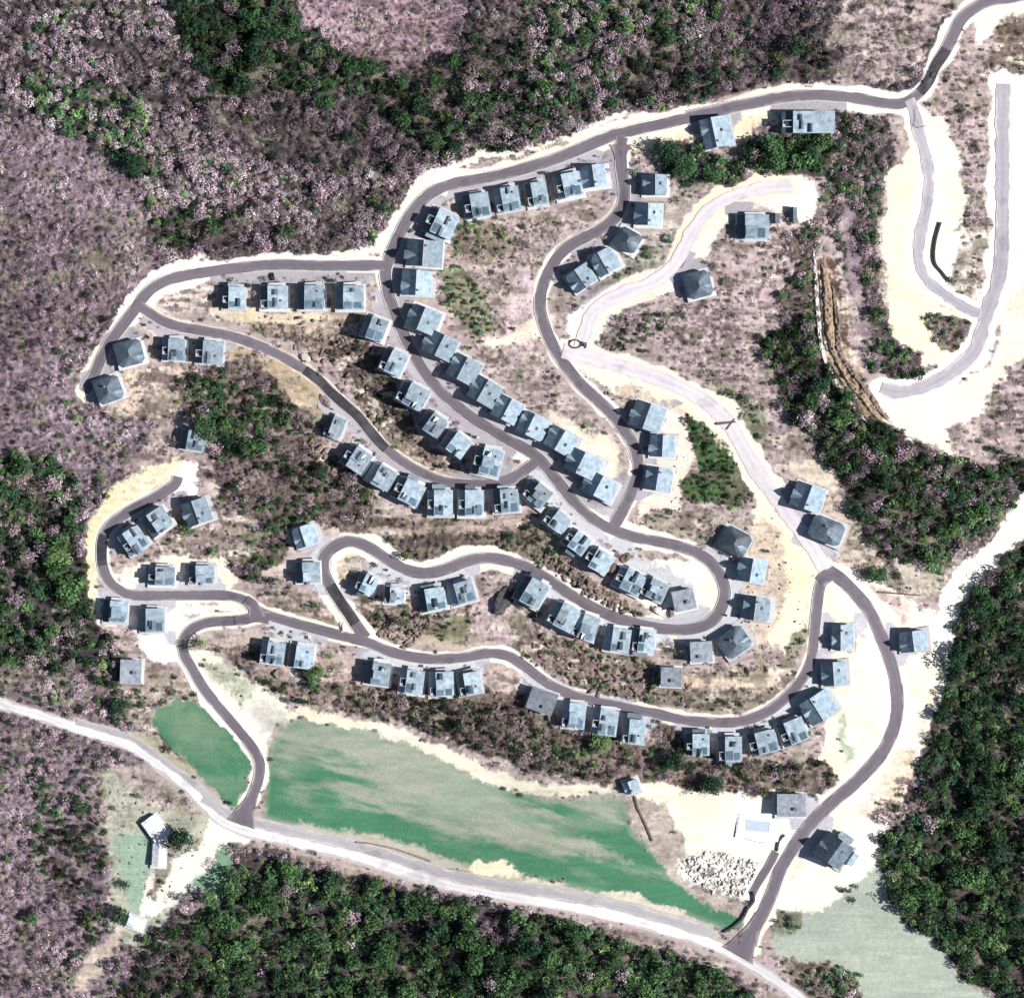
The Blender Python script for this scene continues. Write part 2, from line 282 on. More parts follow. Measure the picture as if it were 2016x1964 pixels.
V = 1.0317                                             # the larger outlines were measured on a slightly reduced copy of the photo
def poly_alpha(pts, feather, warp=True, scale=V):
    P = np.array(pts, float) * scale
    x0, y0 = P.min(0) - 40 - feather; x1, y1 = P.max(0) + 40 + feather
    i0, i1 = np.searchsorted(gx, [x0, x1]); j0, j1 = np.searchsorted(gy, [y0, y1])
    X = (WX if warp else PX)[i0:i1, j0:j1]; Y = (WY if warp else PY)[i0:i1, j0:j1]
    d2 = np.full(X.shape, 1e9, np.float32); ins = np.zeros(X.shape, bool)
    for k in range(len(P)):
        a = P[k]; b = P[(k + 1) % len(P)]; e = b - a
        t = np.clip(((X - a[0]) * e[0] + (Y - a[1]) * e[1]) / (e @ e + 1e-9), 0, 1)
        d2 = np.minimum(d2, (X - a[0] - t * e[0]) ** 2 + (Y - a[1] - t * e[1]) ** 2)
        c = (a[1] > Y) != (b[1] > Y)
        if e[1] != 0: ins ^= c & (X < e[0] * (Y - a[1]) / e[1] + a[0])
    sd = np.sqrt(d2) * np.where(ins, 1, -1)
    return (slice(i0, i1), slice(j0, j1)), np.clip(sd / feather + .5, 0, 1)
def paint(pts, col=None, rough=None, dens=None, green=None, size=None, tone=None, feather=4., strength=1., warp=True, scale=V):
    sl, a = poly_alpha(pts, feather, warp, scale)
    if col is not None:
        aa = (a * strength)[..., None]; ALB[sl] = ALB[sl] * (1 - aa) + np.array(col, np.float32) * aa
    for F, val in ((ROUGH, rough), (DENS, dens), (PGREEN, green), (SIZE, size), (TONE, tone)):
        if val is not None: F[sl] = F[sl] * (1 - a) + val * a
# colours
SAND = (.75, .685, .585); CREAM = (.72, .64, .52); GOLD = (.43, .34, .235); PINKS = (.40, .325, .315); SOIL = (.36, .29, .28)
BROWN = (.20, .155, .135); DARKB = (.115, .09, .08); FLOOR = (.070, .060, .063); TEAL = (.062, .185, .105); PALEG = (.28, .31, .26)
GREENF = (.05, .075, .035); WHITE = (.82, .79, .76); PINKF = (.25, .19, .22)
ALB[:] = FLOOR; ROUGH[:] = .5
# -- woods: wide regions
paint([(18,240),(150,260),(230,300),(270,400),(300,470),(300,520),(230,560),(170,640),(-60,660),(-60,240)], PINKF, .6, .75, .02, 1.5)
paint([(540,-40),(900,-40),(880,60),(850,100),(770,140),(700,110),(600,50)], (.34,.235,.265), .5, 1, .0, 1.3, 1.25)
paint([(-60,640),(170,640),(160,760),(200,800),(330,790),(330,880),(240,890),(160,960),(110,870),(-60,860)], PINKF, .5, .6, .12, 1.6)
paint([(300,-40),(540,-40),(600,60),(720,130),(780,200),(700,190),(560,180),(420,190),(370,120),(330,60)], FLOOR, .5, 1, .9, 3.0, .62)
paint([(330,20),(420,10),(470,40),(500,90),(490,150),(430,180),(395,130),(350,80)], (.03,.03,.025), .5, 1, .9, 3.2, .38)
paint([(-60,380),(140,400),(250,480),(200,600),(150,660),(-60,700)], (.17,.125,.145), .6, .8, .03, 1.6, .7)
paint([(60,140),(170,150),(240,170),(290,230),(270,310),(230,330),(150,260),(70,220)], None, None, 1, .6, 2.4, 1.1)
paint([(215,290),(300,300),(310,340),(240,335)], None, None, 1, .9, 3.2, .8)
paint([(300,410),(490,400),(440,460),(300,500)], None, None, .9, .6, 2.4, .9)
paint([(380,190),(700,200),(830,290),(780,330),(600,330),(430,300)], None, None, 1, .15, 2.4, .58)
paint([(850,100),(1000,40),(1150,-40),(1450,-40),(1500,60),(1350,190),(1200,190),(1000,280),(870,300),(780,280),(760,190)], None, None, 1, .56, 2.7, .9)
paint([(540,110),(640,120),(800,175),(900,250),(860,300),(780,270),(720,215),(600,200)], None, None, 1, .88, 2.9, .75)
paint([(500,200),(700,190),(820,300),(760,330),(560,300)], None, None, 1, .1, 2.6, .45)
paint([(1180,120),(1330,60),(1520,30),(1600,100),(1540,160),(1350,185),(1200,190)], None, None, 1, .3, 2.6, .5)
paint([(1400,-40),(1640,-40),(1620,40),(1560,110),(1400,150),(1330,100)], None, None, 1, .22, 2.6, .5)
paint([(1640,-40),(1830,-40),(1790,60),(1740,140),(1680,165),(1560,165),(1620,100),(1570,80),(1600,20)], PINKS, .5, .42, .05, 1.8, 1.1)
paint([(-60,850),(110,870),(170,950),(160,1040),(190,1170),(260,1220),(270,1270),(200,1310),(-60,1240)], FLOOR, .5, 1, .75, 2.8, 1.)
paint([(-60,1240),(200,1300),(240,1350),(330,1400),(180,1410),(90,1380),(-60,1340)], PINKF, .5, .75, .25, 2.0)
paint([(-60,1340),(180,1400),(290,1440),(430,1560),(420,1620),(360,1720),(440,1640),(560,1640),(800,1700),(1000,1740),(1200,1780),(1380,1850),(1500,1930),(1500,1960),(-60,1960)], PINKF, .5, .8, .12, 2.0)
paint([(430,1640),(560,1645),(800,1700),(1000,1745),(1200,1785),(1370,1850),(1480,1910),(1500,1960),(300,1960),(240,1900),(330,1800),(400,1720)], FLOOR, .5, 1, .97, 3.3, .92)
paint([(200,1960),(280,1780),(360,1750),(430,1960)], None, None, 1, .5, 2.6, .45)
for q in ([(70,1480),(210,1520),(220,1640),(180,1680),(80,1700),(60,1600)], [(150,1720),(210,1740),(200,1800),(150,1790)], [(140,1790),(190,1800),(150,1850),(110,1870)]):
    paint(q, None, None, .9, .6, 2.1, 1.)
paint([(900,1740),(1010,1760),(960,1800),(900,1780)], None, None, 1, .2, 2.2, .7)
# -- the cleared slope
DEV = [(158,745),(205,650),(262,562),(320,515),(450,496),(640,489),(725,480),(765,420),(820,350),(900,315),(1000,290),(1110,262),(1200,222),(1330,192),(1480,165),(1600,162),(1720,175),(1755,150),(1800,60),(1835,-40),(2100,-40),(2100,900),(1960,940),(1850,1060),(1830,1180),(1790,1320),(1750,1480),(1690,1600),(1700,1720),(1850,1860),(1990,1990),(1560,1990),(1400,1860),(1200,1790),(900,1715),(700,1670),(520,1620),(420,1610),(330,1480),(330,1400),(270,1290),(180,1180),(165,1000),(250,880),(330,860),(330,790),(220,790)]
paint(DEV, PINKS, .28, .34, .25, 1.1, feather=5)
# pinkish speckled slopes with shrubs
paint([(860,420),(1000,410),(1130,400),(1150,440),(1060,500),(1020,560),(1030,640),(1060,720),(1100,790),(1130,900),(1100,850),(990,760),(880,640),(860,520)], PINKS, .4, .45, .15, 1.0)
paint([(830,505),(880,510),(930,560),(940,620),(900,650),(860,600)], (.24,.235,.16), .4, .95, .9, 1.2, 1.5)
paint([(860,425),(960,425),(1000,470),(930,500),(870,490)], (.26,.22,.17), .5, .75, .6, 1.2, 1.2)
paint([(970,560),(1010,500),(1040,600),(1000,700),(960,690)], (.58,.45,.48), .25, .18, .05, 1.)
paint([(1050,600),(920,650),(940,670),(1040,640)], SAND, .1, .03, feather=14)
paint([(1040,780),(1100,800),(1180,850),(1195,940),(1160,985),(1120,900),(1050,810)], (.74,.66,.60), .08, .0, feather=10)
paint([(1140,660),(1250,655),(1300,690),(1380,740),(1450,760),(1440,650),(1480,560),(1480,470),(1400,440),(1330,500),(1290,600),(1200,600),(1150,640)], (.42,.33,.33), .4, .55, .2, 1.3)
paint([(1175,595),(1250,590),(1240,650),(1190,650)], None, None, .8, .5, 1.7, .9)
paint([(1150,640),(1230,650),(1250,670),(1170,675)], None, None, .9, 1, 1.6, 1.)
paint([(1320,600),(1440,590),(1450,640),(1350,640)], None, .5, .7, .1, 1.6, .8)
paint([(1400,440),(1540,400),(1560,500),(1500,600),(1440,680),(1480,780),(1430,720),(1400,600)], (.46,.36,.36), .35, .45, .15, 1.3)
paint([(1490,440),(1570,420),(1560,700),(1500,640),(1480,560),(1520,500)], DARKB, .6, .85, .35, 1.8, .8)
paint([(1350,715),(1430,750),(1470,830),(1430,850),(1380,770)], (.26,.27,.18), .3, .75, .85, 1.4, 1.1)
paint([(1430,760),(1500,800),(1560,880),(1600,960),(1560,920),(1480,850)], PINKS, .3, .2, .2, 1.2)
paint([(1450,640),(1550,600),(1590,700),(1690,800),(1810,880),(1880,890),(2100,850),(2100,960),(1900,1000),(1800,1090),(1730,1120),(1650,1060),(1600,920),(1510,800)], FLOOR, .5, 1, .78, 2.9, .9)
paint([(1880,720),(1960,600),(2050,600),(2050,880),(1860,880)], PINKS, .4, .55, .2, 1.6, .9)
# big trees by the two top houses
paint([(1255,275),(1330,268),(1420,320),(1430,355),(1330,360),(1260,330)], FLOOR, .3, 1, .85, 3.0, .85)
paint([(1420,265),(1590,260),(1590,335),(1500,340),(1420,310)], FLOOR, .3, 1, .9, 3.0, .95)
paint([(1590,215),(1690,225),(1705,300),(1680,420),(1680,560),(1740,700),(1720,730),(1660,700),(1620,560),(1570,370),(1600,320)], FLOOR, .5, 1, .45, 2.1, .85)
paint([(1602,370),(1620,370),(1650,560),(1665,660),(1640,640),(1615,520)], PINKF, .2, .05, feather=3)
paint([(1560,500),(1580,500),(1600,600),(1640,720),(1700,815),(1650,790),(1590,700),(1565,600)], (.30,.215,.155), .5, .02, feather=3)
paint([(1580,500),(1600,510),(1618,660),(1590,640)], (.13,.08,.065), .7, .05, feather=3)
paint([(1555,520),(1564,520),(1590,700),(1570,680)], (.42,.34,.26), .4, .0, feather=3)
# white ground in the east
paint([(1735,195),(1800,225),(1832,300),(1840,400),(1822,500),(1840,560),(1880,600),(1840,700),(1745,700),(1705,590),(1690,460),(1700,340),(1730,280)], SAND, .03, .0, feather=3)
paint([(1690,520),(1790,600),(1800,690),(1730,690),(1700,600)], (.84,.76,.58), .03, .0)
paint([(1780,440),(1860,440),(1870,560),(1810,560),(1785,500)], WHITE, .03, .0, feather=3)
paint([(1885,150),(1960,140),(2050,150),(2050,600),(1890,620)], WHITE, .04, .0, feather=3)
paint([(1790,190),(1885,180),(1885,440),(1850,450),(1840,300),(1800,230)], PINKS, .4, .6, .12, 1.4, 1.1, feather=4)
paint([(1810,60),(1860,110),(1930,60),(1930,180),(1880,150),(1780,190),(1790,120)], PINKS, .4, .45, .08, 1.4, 1.1, feather=4)
paint([(1850,30),(1900,0),(1990,-40),(1990,30),(1900,40),(1860,90)], SAND, .05, .0, feather=4)
paint([(1900,40),(1990,20),(1990,130),(1890,130)], BROWN, .5, .25, .1, 1.4)
paint([(1850,440),(1900,440),(1900,560),(1860,550),(1830,600),(1790,590)], (.5,.42,.38), .4, .35, .2, 1.2, feather=8, strength=.7)
paint([(1765,610),(1860,605),(1850,680),(1790,670)], BROWN, .5, .8, .4, 1.8, .8)
paint([(1690,670),(1760,670),(1760,720),(1720,740),(1680,730)], FLOOR, .5, .9, .7, 2.2, .8)
paint([(1650,745),(1740,770),(1900,690),(1920,560),(2050,500),(2050,600),(1920,700),(1880,790),(1800,820),(1820,880),(1780,850),(1700,815)], SAND, .06, .0, feather=4)
# middle: white clearings
paint([(1130,640),(1080,640),(1080,600),(1120,580),(1250,540),(1300,480),(1330,400),(1380,360),(1560,345),(1575,370),(1545,440),(1500,400),(1400,400),(1350,470),(1330,540),(1250,570),(1170,600),(1140,660)], WHITE, .03, .0, feather=4)
paint([(1110,560),(1130,540),(1240,470),(1280,440),(1260,500),(1180,545)], (.33,.31,.26), .35, .6, .6, 1.3, .9)
paint([(1180,400),(1260,330),(1300,400),(1290,450),(1220,440)], (.48,.42,.38), .3, .15, .2, 1.2)
paint([(1260,360),(1370,350),(1380,380),(1300,400)], (.42,.37,.33), .3, .35, .3, 1.4)
paint([(1190,250),(1330,225),(1430,205),(1440,260),(1340,262),(1240,282),(1200,278)], (.75,.68,.55), .05, .0, feather=3)
paint([(1430,205),(1600,205),(1600,225),(1440,245)], CREAM, .1, .0, feather=3)
paint([(1060,700),(1120,690),(1250,740),(1350,790),(1420,870),(1500,990),(1545,1070),(1560,1110),(1530,1220),(1500,1270),(1440,1150),(1400,1050),(1440,1000),(1440,950),(1360,870),(1280,780),(1180,750),(1120,720)], (.82,.75,.60), .05, .0, feather=5)
paint([(1170,730),(1290,775),(1380,850),(1400,900),(1330,800),(1230,770),(1190,760)], (.58,.49,.40), .15, .02, feather=6)
paint([(1430,990),(1490,1000),(1500,1150),(1460,1250),(1430,1200),(1420,1100),(1400,1030)], (.60,.50,.43), .2, .06, .4, 1.0, feather=8)
paint([(1265,775),(1300,790),(1325,860),(1305,930),(1290,975),(1220,985),(1230,830)], (.72,.62,.58), .06, .0, feather=4)
paint([(1306,794),(1330,802),(1375,850),(1415,905),(1438,943),(1392,966),(1302,957),(1310,915),(1342,898),(1328,860)], (.07,.12,.045), .35, .9, 1, 1.3, 1., feather=3)
paint([(1215,990),(1300,975),(1440,990),(1410,1060),(1300,1040),(1220,1010)], (.36,.31,.26), .3, .3, .4, 1.3)
paint([(1530,1190),(1540,1210),(1490,1290),(1465,1285)], (.30,.29,.2), .3, .7, .7, 1.1, .9)
paint([(1530,900),(1590,900),(1640,1010),(1700,1090),(1720,1140),(1650,1110),(1590,1080),(1560,1000)], (.50,.42,.36), .3, .1, .1, 1.1)
paint([(1500,880),(1575,890),(1600,940),(1530,920)], (.66,.56,.46), .2, .02)
# right-hand teardrop
paint([(1560,1100),(1600,1080),(1660,1100),(1740,1140),(1800,1180),(1830,1260),(1790,1330),(1765,1440),(1700,1580),(1690,1640),(1640,1700),(1560,1740),(1470,1770),(1500,1650),(1470,1500),(1540,1490),(1580,1400),(1560,1250)], (.77,.70,.60), .07, .0, feather=5)
paint([(1650,1110),(1740,1150),(1730,1190),(1680,1150)], (.62,.50,.46), .2, .08, .1, 1., feather=8)
paint([(1595,1480),(1660,1330),(1700,1230),(1690,1180),(1640,1180),(1640,1310),(1620,1400)], (.80,.70,.62), .06, .0, feather=16)
paint([(1600,1360),(1612,1370),(1632,1450),(1612,1460)], (.34,.42,.31), .1, .1, 1, .8, feather=10)
paint([(1640,1540),(1750,1400),(1790,1350),(1770,1450),(1700,1570),(1660,1600)], (.74,.63,.54), .15, .02, feather=18)
paint([(1560,1600),(1690,1560),(1680,1640),(1600,1730),(1470,1740),(1520,1650)], WHITE, .02, .0, feather=6)
paint([(1790,1180),(1790,1120),(1860,1060),(1940,960),(2060,850),(2060,950),(1960,1030),(1900,1080),(1840,1150),(1830,1230),(1790,1360),(1760,1480),(1740,1470),(1780,1340),(1800,1250)], WHITE, .04, .0, feather=5)
paint([(1700,1060),(1790,1090),(1770,1140),(1730,1140)], (.5,.44,.38), .25, .15, .4, 1.2)
# central brown banks
paint([(435,600),(690,592),(700,640),(720,700),(760,760),(800,840),(880,880),(900,900),(850,905),(760,870),(700,800),(640,700),(560,650),(470,625)], (.24,.19,.16), .9, .14, .5, 1.2, .9)
paint([(440,595),(690,592),(690,640),(600,640),(560,610),(450,610)], (.42,.34,.27), .3, .0)
paint([(620,650),(700,650),(740,720),(790,790),(800,860),(740,810),(690,760),(640,690)], DARKB, .9, .3, .7, 1.4, .8)
paint([(285,560),(320,545),(400,533),(412,590),(350,603),(296,595)], (.58,.49,.46), .4, .04, .1, .9)
paint([(400,592),(640,592),(600,605),(460,618),(400,610)], (.62,.54,.43), .1, .0)
paint([(437,650),(560,702),(640,770),(625,795),(560,770),(510,740),(437,700)], GOLD, .26, .03, feather=2)
paint([(200,730),(240,700),(430,700),(440,720),(330,800),(200,790),(160,770)], (.55,.44,.39), .4, .08, .1, 1.2)
paint([(330,730),(400,700),(480,680),(540,750),(640,810),(620,860),(700,920),(720,960),(700,990),(560,1000),(440,1000),(400,900),(350,850)], (.17,.13,.12), .8, .85, .55, 2.2, .62)
paint([(330,790),(400,790),(420,860),(400,930),(350,880),(250,880)], (.40,.32,.31), .4, .25, .2, 1.4)
paint([(380,720),(470,720),(530,790),(520,850),(440,870),(390,800)], None, None, 1, .9, 2.4, .85)
paint([(430,670),(500,660),(530,700),(500,740),(440,740)], None, None, .75, .05, 1.6, .9)
paint([(440,930),(560,950),(700,930),(710,970),(560,1060),(530,1110),(450,1110),(400,1060),(410,950)], DARKB, .6, .7, .6, 2.0, .7)
paint([(600,800),(660,870),(640,880),(720,960),(660,900),(600,870)], (.36,.27,.25), .5, .15, .2, 1.4)
paint([(620,1000),(700,985),(1010,992),(1060,1050),(1130,1105),(1190,1150),(1250,1185),(1180,1180),(1100,1140),(1010,1085),(900,1060),(810,1085),(720,1030),(650,1005)], (.20,.16,.13), .8, .6, .55, 1.5, .8)
paint([(740,1010),(900,1010),(960,1050),(880,1055),(800,1080),(740,1040)], (.17,.14,.115), .8, .55, .3, 1.7, .7)
paint([(700,1010),(1000,992),(1010,1010),(720,1025)], (.42,.34,.29), .3, .02)
paint([(1040,1035),(1100,1080),(1180,1130),(1200,1160),(1130,1140),(1050,1090)], (.23,.175,.15), .8, .05)
# inside of the lower loop
paint([(1180,1070),(1250,1065),(1330,1080),(1380,1110),(1385,1160),(1350,1195),(1290,1190),(1230,1160),(1180,1110)], (.86,.80,.70), .05, .0, feather=4)
paint([(1180,1080),(1220,1060),(1300,1100),(1330,1130),(1290,1160),(1200,1120)], (.52,.54,.57), .05, .0, feather=3)
# slope between the two lower roads
paint([(680,1180),(760,1160),(900,1150),(960,1110),(1000,1130),(1050,1210),(1180,1250),(1260,1275),(1330,1290),(1480,1260),(1520,1280),(1490,1340),(1400,1365),(1250,1350),(1130,1330),(1040,1280),(980,1240),(900,1235),(800,1245),(720,1220)], (.24,.19,.165), .9, .38, .5, 1.4, .9)
paint([(900,1150),(960,1120),(1020,1190),(1030,1250),(950,1230),(870,1235),(880,1190)], (.42,.33,.34), .4, .05, .1, 1.)
paint([(800,1180),(900,1180),(890,1225),(810,1225)], (.22,.22,.13), .3, .5, .85, 1.1, .9)
paint([(1290,1290),(1400,1290),(1500,1270),(1480,1310),(1300,1320)], (.60,.48,.38), .3, .0, feather=8)
paint([(1240,1320),(1480,1320),(1460,1350),(1380,1365),(1260,1350)], (.28,.25,.19), .5, .3, .5, 1.5)
paint([(700,1220),(760,1235),(870,1247),(960,1232),(860,1225),(780,1215),(720,1200)], (.44,.36,.30), .15, .0, feather=4)
paint([(645,1045),(680,1040),(690,1080),(640,1110),(632,1080)], (.66,.58,.42), .3, .0, feather=3)
paint([(700,1120),(740,1150),(700,1190),(660,1150)], DARKB, .7, .05)
paint([(560,990),(620,1000),(680,1020),(620,1060),(530,1100),(490,1110),(550,1040)], (.50,.41,.39), .2, .0)
paint([(505,1130),(600,1140),(650,1190),(560,1180),(500,1160)], (.30,.25,.21), .5, .3, .4, 1.4)
# below the lower road
paint([(355,1225),(480,1200),(600,1225),(700,1255),(640,1260),(720,1300),(600,1300),(500,1260),(380,1240)], (.50,.42,.37), .2, .0)
paint([(400,1230),(500,1240),(480,1290),(560,1300),(700,1310),(900,1325),(960,1255),(1010,1270),(1010,1330),(1080,1390),(1240,1420),(1300,1440),(1420,1450),(1540,1480),(1520,1505),(1400,1510),(1300,1500),(1190,1505),(1050,1480),(950,1440),(800,1380),(560,1335),(480,1300),(440,1260)], (.22,.17,.15), .8, .5, .55, 1.7, .8)
paint([(930,1260),(1000,1275),(1010,1320),(960,1330),(920,1300)], (.46,.37,.34), .3, .0)
paint([(600,1245),(710,1270),(700,1300),(640,1300)], (.40,.31,.28), .3, .02)
paint([(700,1330),(1000,1340),(1080,1420),(1180,1500),(1050,1480),(900,1430),(800,1390)], (.15,.12,.105), .8, .85, .55, 2.0, .68)
paint([(570,1270),(650,1270),(640,1300),(580,1300)], None, None, .7, .95, 1.5, 1.3)
paint([(1080,1430),(1220,1400),(1220,1450),(1100,1460)], None, None, .7, .95, 1.6, 1.35)
paint([(1250,1380),(1320,1385),(1310,1460),(1250,1460)], DARKB, .5, .9, .5, 1.7, .8)
paint([(1330,1470),(1440,1460),(1450,1510),(1360,1515)], None, .6, .9, .3, 2.0, .8)
paint([(1480,1470),(1570,1455),(1600,1490),(1560,1530),(1490,1510)], (.24,.2,.17), .6, .85, .4, 1.6, .75)
# lower left, forecourt of the west houses
paint([(180,1120),(250,1150),(470,1150),(480,1165),(360,1170),(340,1250),(320,1260),(270,1240),(250,1190),(190,1190)], (.82,.76,.74), .04, .0, feather=4)
paint([(165,1010),(205,940),(260,895),(330,868),(350,880),(330,905),(240,965),(200,1000),(180,1060),(190,1140),(168,1140)], (.78,.69,.50), .15, .0, feather=3)
paint([(345,870),(380,880),(370,960),(340,940)], (.84,.78,.76), .04, .0, feather=4)
paint([(215,1085),(330,1060),(430,1060),(450,1120),(400,1140),(240,1120)], (.80,.72,.66), .08, .0)
paint([(330,990),(440,960),(520,1010),(500,1060),(300,1060)], (.30,.24,.22), .5, .3, .5, 1.6, .9)
paint([(350,1250),(400,1245),(480,1310),(560,1345),(520,1400),(500,1490),(482,1540),(470,1530),(490,1480),(470,1400),(400,1330)], (.80,.78,.66), .05, .0, feather=8)
paint([(380,1260),(440,1270),(480,1320),(460,1350),(400,1300)], (.42,.45,.34), .2, .3, .6, .8, feather=14)
paint([(240,1280),(340,1280),(400,1340),(320,1350),(280,1400),(200,1340)], (.34,.28,.25), .4, .35, .4, 1.5)
paint([(200,1400),(290,1400),(380,1480),(330,1470)], (.36,.33,.25), .3, .15, .4, 1.2)
# far lower-left clearing
paint([(190,1470),(290,1460),(400,1560),(440,1570),(400,1630),(350,1700),(320,1760),(260,1800),(200,1760),(215,1640),(200,1560)], (.40,.41,.33), .2, .06, .3, 1.1, feather=12)
paint([(205,1450),(300,1460),(390,1560),(300,1540),(230,1500)], (.38,.32,.30), .3, .1, .1, 1.2, feather=10)
paint([(222,1600),(290,1600),(280,1740),(240,1740)], (.30,.42,.32), .1, .0, feather=20)
paint([(400,1555),(440,1575),(500,1588),(480,1605),(440,1606),(400,1640),(370,1690),(330,1728),(262,1745),(300,1700),(345,1665),(395,1610)], WHITE, .03, .0, feather=4)
paint([(265,1740),(278,1690),(300,1640),(345,1640),(400,1600),(420,1600),(370,1680),(330,1725)], WHITE, .03, .0, feather=4)
paint([(300,1620),(350,1600),(330,1660),(300,1710),(290,1700)], (.30,.27,.23), .3, .1, .3, 1.2, feather=8)
paint([(360,1690),(430,1610),(440,1650),(420,1720)], (.20,.33,.22), .1, .0, feather=14)
paint([(180,1800),(230,1760),(220,1830),(160,1900),(130,1890)], (.52,.43,.38), .2, .05, feather=8)
paint([(540,494),(640,490),(728,482),(768,420),(822,350),(900,312),(1000,290),(1110,262),(1200,225),(1200,212),(1100,250),(1000,280),(890,300),(812,332),(750,410),(710,468),(640,480),(540,488)], (.84,.80,.73), .03, .0, feather=3)
paint([(160,748),(205,655),(262,565),(320,518),(400,500),(400,490),(315,505),(250,555),(195,640),(150,735)], (.84,.79,.74), .03, .0, feather=3)
# the two grass fields
paint([(297,1355),(350,1338),(395,1345),(430,1375),(470,1420),(478,1450),(455,1538),(400,1500),(340,1440),(287,1390)], TEAL, .03, .0, feather=5)
paint([(330,1350),(400,1350),(430,1400),(400,1450),(330,1400)], (.16,.24,.16), feather=40, strength=.8)
FIELD = [(505,1560),(515,1440),(530,1410),(560,1375),(700,1395),(820,1440),(920,1490),(1040,1530),(1190,1525),(1205,1590),(1240,1620),(1280,1665),(1340,1700),(1405,1720),(1418,1765),(1390,1772),(1300,1740),(1100,1690),(950,1665),(850,1640),(700,1600)]
paint(FIELD, (.27,.32,.245), .03, .0, feather=10)
paint(FIELD, TEAL, feather=18, warp=False)
paint([(600,1385),(700,1395),(850,1450),(960,1505),(1010,1560),(860,1560),(740,1495),(640,1435)], (.33,.355,.285), feather=30, strength=.75)
paint([(700,1480),(900,1540),(1060,1560),(1190,1540),(1180,1580),(1000,1600),(860,1590),(720,1530)], (.24,.30,.22), feather=30, strength=.6)
paint([(880,1565),(1060,1590),(1210,1640),(1100,1635),(960,1610)], (.34,.33,.26), feather=16, strength=.7)
paint([(570,1570),(700,1590),(900,1650),(1000,1670),(980,1690),(800,1640),(650,1610),(580,1590)], (.42,.40,.33), .08, .0, feather=8)
paint([(520,1430),(560,1400),(640,1400),(620,1450),(540,1480)], (.23,.28,.215), feather=40, strength=.6, warp=False)
paint([(900,1640),(950,1640),(985,1670),(930,1672),(895,1660)], (.74,.66,.50), .05, .0, feather=4)
paint([(980,1680),(1200,1705),(1300,1735),(1380,1780),(1200,1740),(1000,1700)], (.58,.53,.45), .15, .0, feather=6)
paint([(520,1345),(620,1358),(720,1380),(850,1425),(950,1475),(1050,1500),(1170,1500),(1180,1518),(1050,1522),(930,1490),(800,1432),(680,1392),(560,1368)], (.76,.71,.58), .05, .0, feather=6)
paint([(480,1330),(540,1340),(560,1370),(520,1400),(500,1400)], (.60,.58,.53), .05, .0, feather=14)
fs_ = fbm((U * .966 + V_ * .259) * .22, (-U * .259 + V_ * .966) * 1.1, 6, 211, 5)
slf, af = poly_alpha([(520,1380),(700,1395),(900,1480),(1190,1520),(1210,1600),(1300,1690),(1100,1650),(850,1600),(640,1550),(530,1500)], 60)
af = af * np.clip(fs_[slf] * 5 + .42, 0, 1) * .8
ALB[slf] = ALB[slf] * (1 - af[..., None]) + np.array((.33, .34, .275)) * af[..., None]
sl2, a2 = poly_alpha([(297,1355),(350,1338),(395,1345),(430,1375),(470,1420),(478,1450),(455,1538),(400,1500),(340,1440),(287,1390)], 12)
a2 = a2 * np.clip((n_big[sl2] + n_mid[sl2]) * 3 + .45, 0, 1) * .6
ALB[sl2] = ALB[sl2] * (1 - a2[..., None]) + np.array((.17, .26, .165)) * a2[..., None]
# yard by the field
paint([(1210,1500),(1300,1500),(1420,1512),(1550,1520),(1545,1600),(1480,1690),(1430,1720),(1350,1690),(1300,1640),(1250,1600),(1215,1560)], (.84,.75,.65), .05, .0, feather=5)
paint([(1205,1530),(1270,1530),(1300,1590),(1330,1660),(1430,1740),(1420,1760),(1330,1710),(1260,1650),(1210,1570)], (.40,.35,.31), .2, .02, feather=6)
paint([(1290,1650),(1340,1620),(1430,1640),(1470,1660),(1440,1710),(1340,1700)], (.72,.72,.72), .35, .0, feather=8)
paint([(1400,1520),(1540,1515),(1550,1580),(1500,1640),(1400,1610)], WHITE, .02, .0, feather=3)
# pale meadow bottom right
paint([(1660,1655),(1690,1640),(1700,1720),(1760,1770),(1830,1820),(1860,1880),(1990,1990),(1560,1990),(1540,1930),(1470,1800),(1480,1745),(1560,1735),(1620,1700)], (.36,.40,.34), .06, .0, feather=5)
paint([(1460,1740),(1530,1735),(1530,1770),(1470,1790)], (.24,.28,.20), .3, .7, .8, 1.3, 1.1, feather=8)
paint([(1480,1820),(1560,1830),(1640,1870),(1650,1960),(1580,1960),(1500,1880)], (.22,.18,.155), .5, .2, .5, 1.6)
paint([(1570,1840),(1640,1860),(1660,1960),(1560,1960),(1540,1900)], None, None, .9, .7, 1.9, .9)
paint([(1590,1690),(1640,1690),(1650,1720),(1590,1735)], None, None, .6, .9, 1.8, .8)
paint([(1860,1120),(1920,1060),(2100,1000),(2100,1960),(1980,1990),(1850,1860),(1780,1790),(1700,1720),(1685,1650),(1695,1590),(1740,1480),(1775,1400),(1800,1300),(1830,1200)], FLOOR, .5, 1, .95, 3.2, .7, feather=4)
paint([(1700,1720),(1690,1640),(1720,1570),(1850,1560),(1920,1700),(1900,1860),(1800,1800)], None, None, 1, .98, 3.3, 1.0)
paint([(1660,1560),(1720,1490),(1760,1480),(1780,1560),(1700,1580)], None, None, .9, .15, 2.0, 1.)

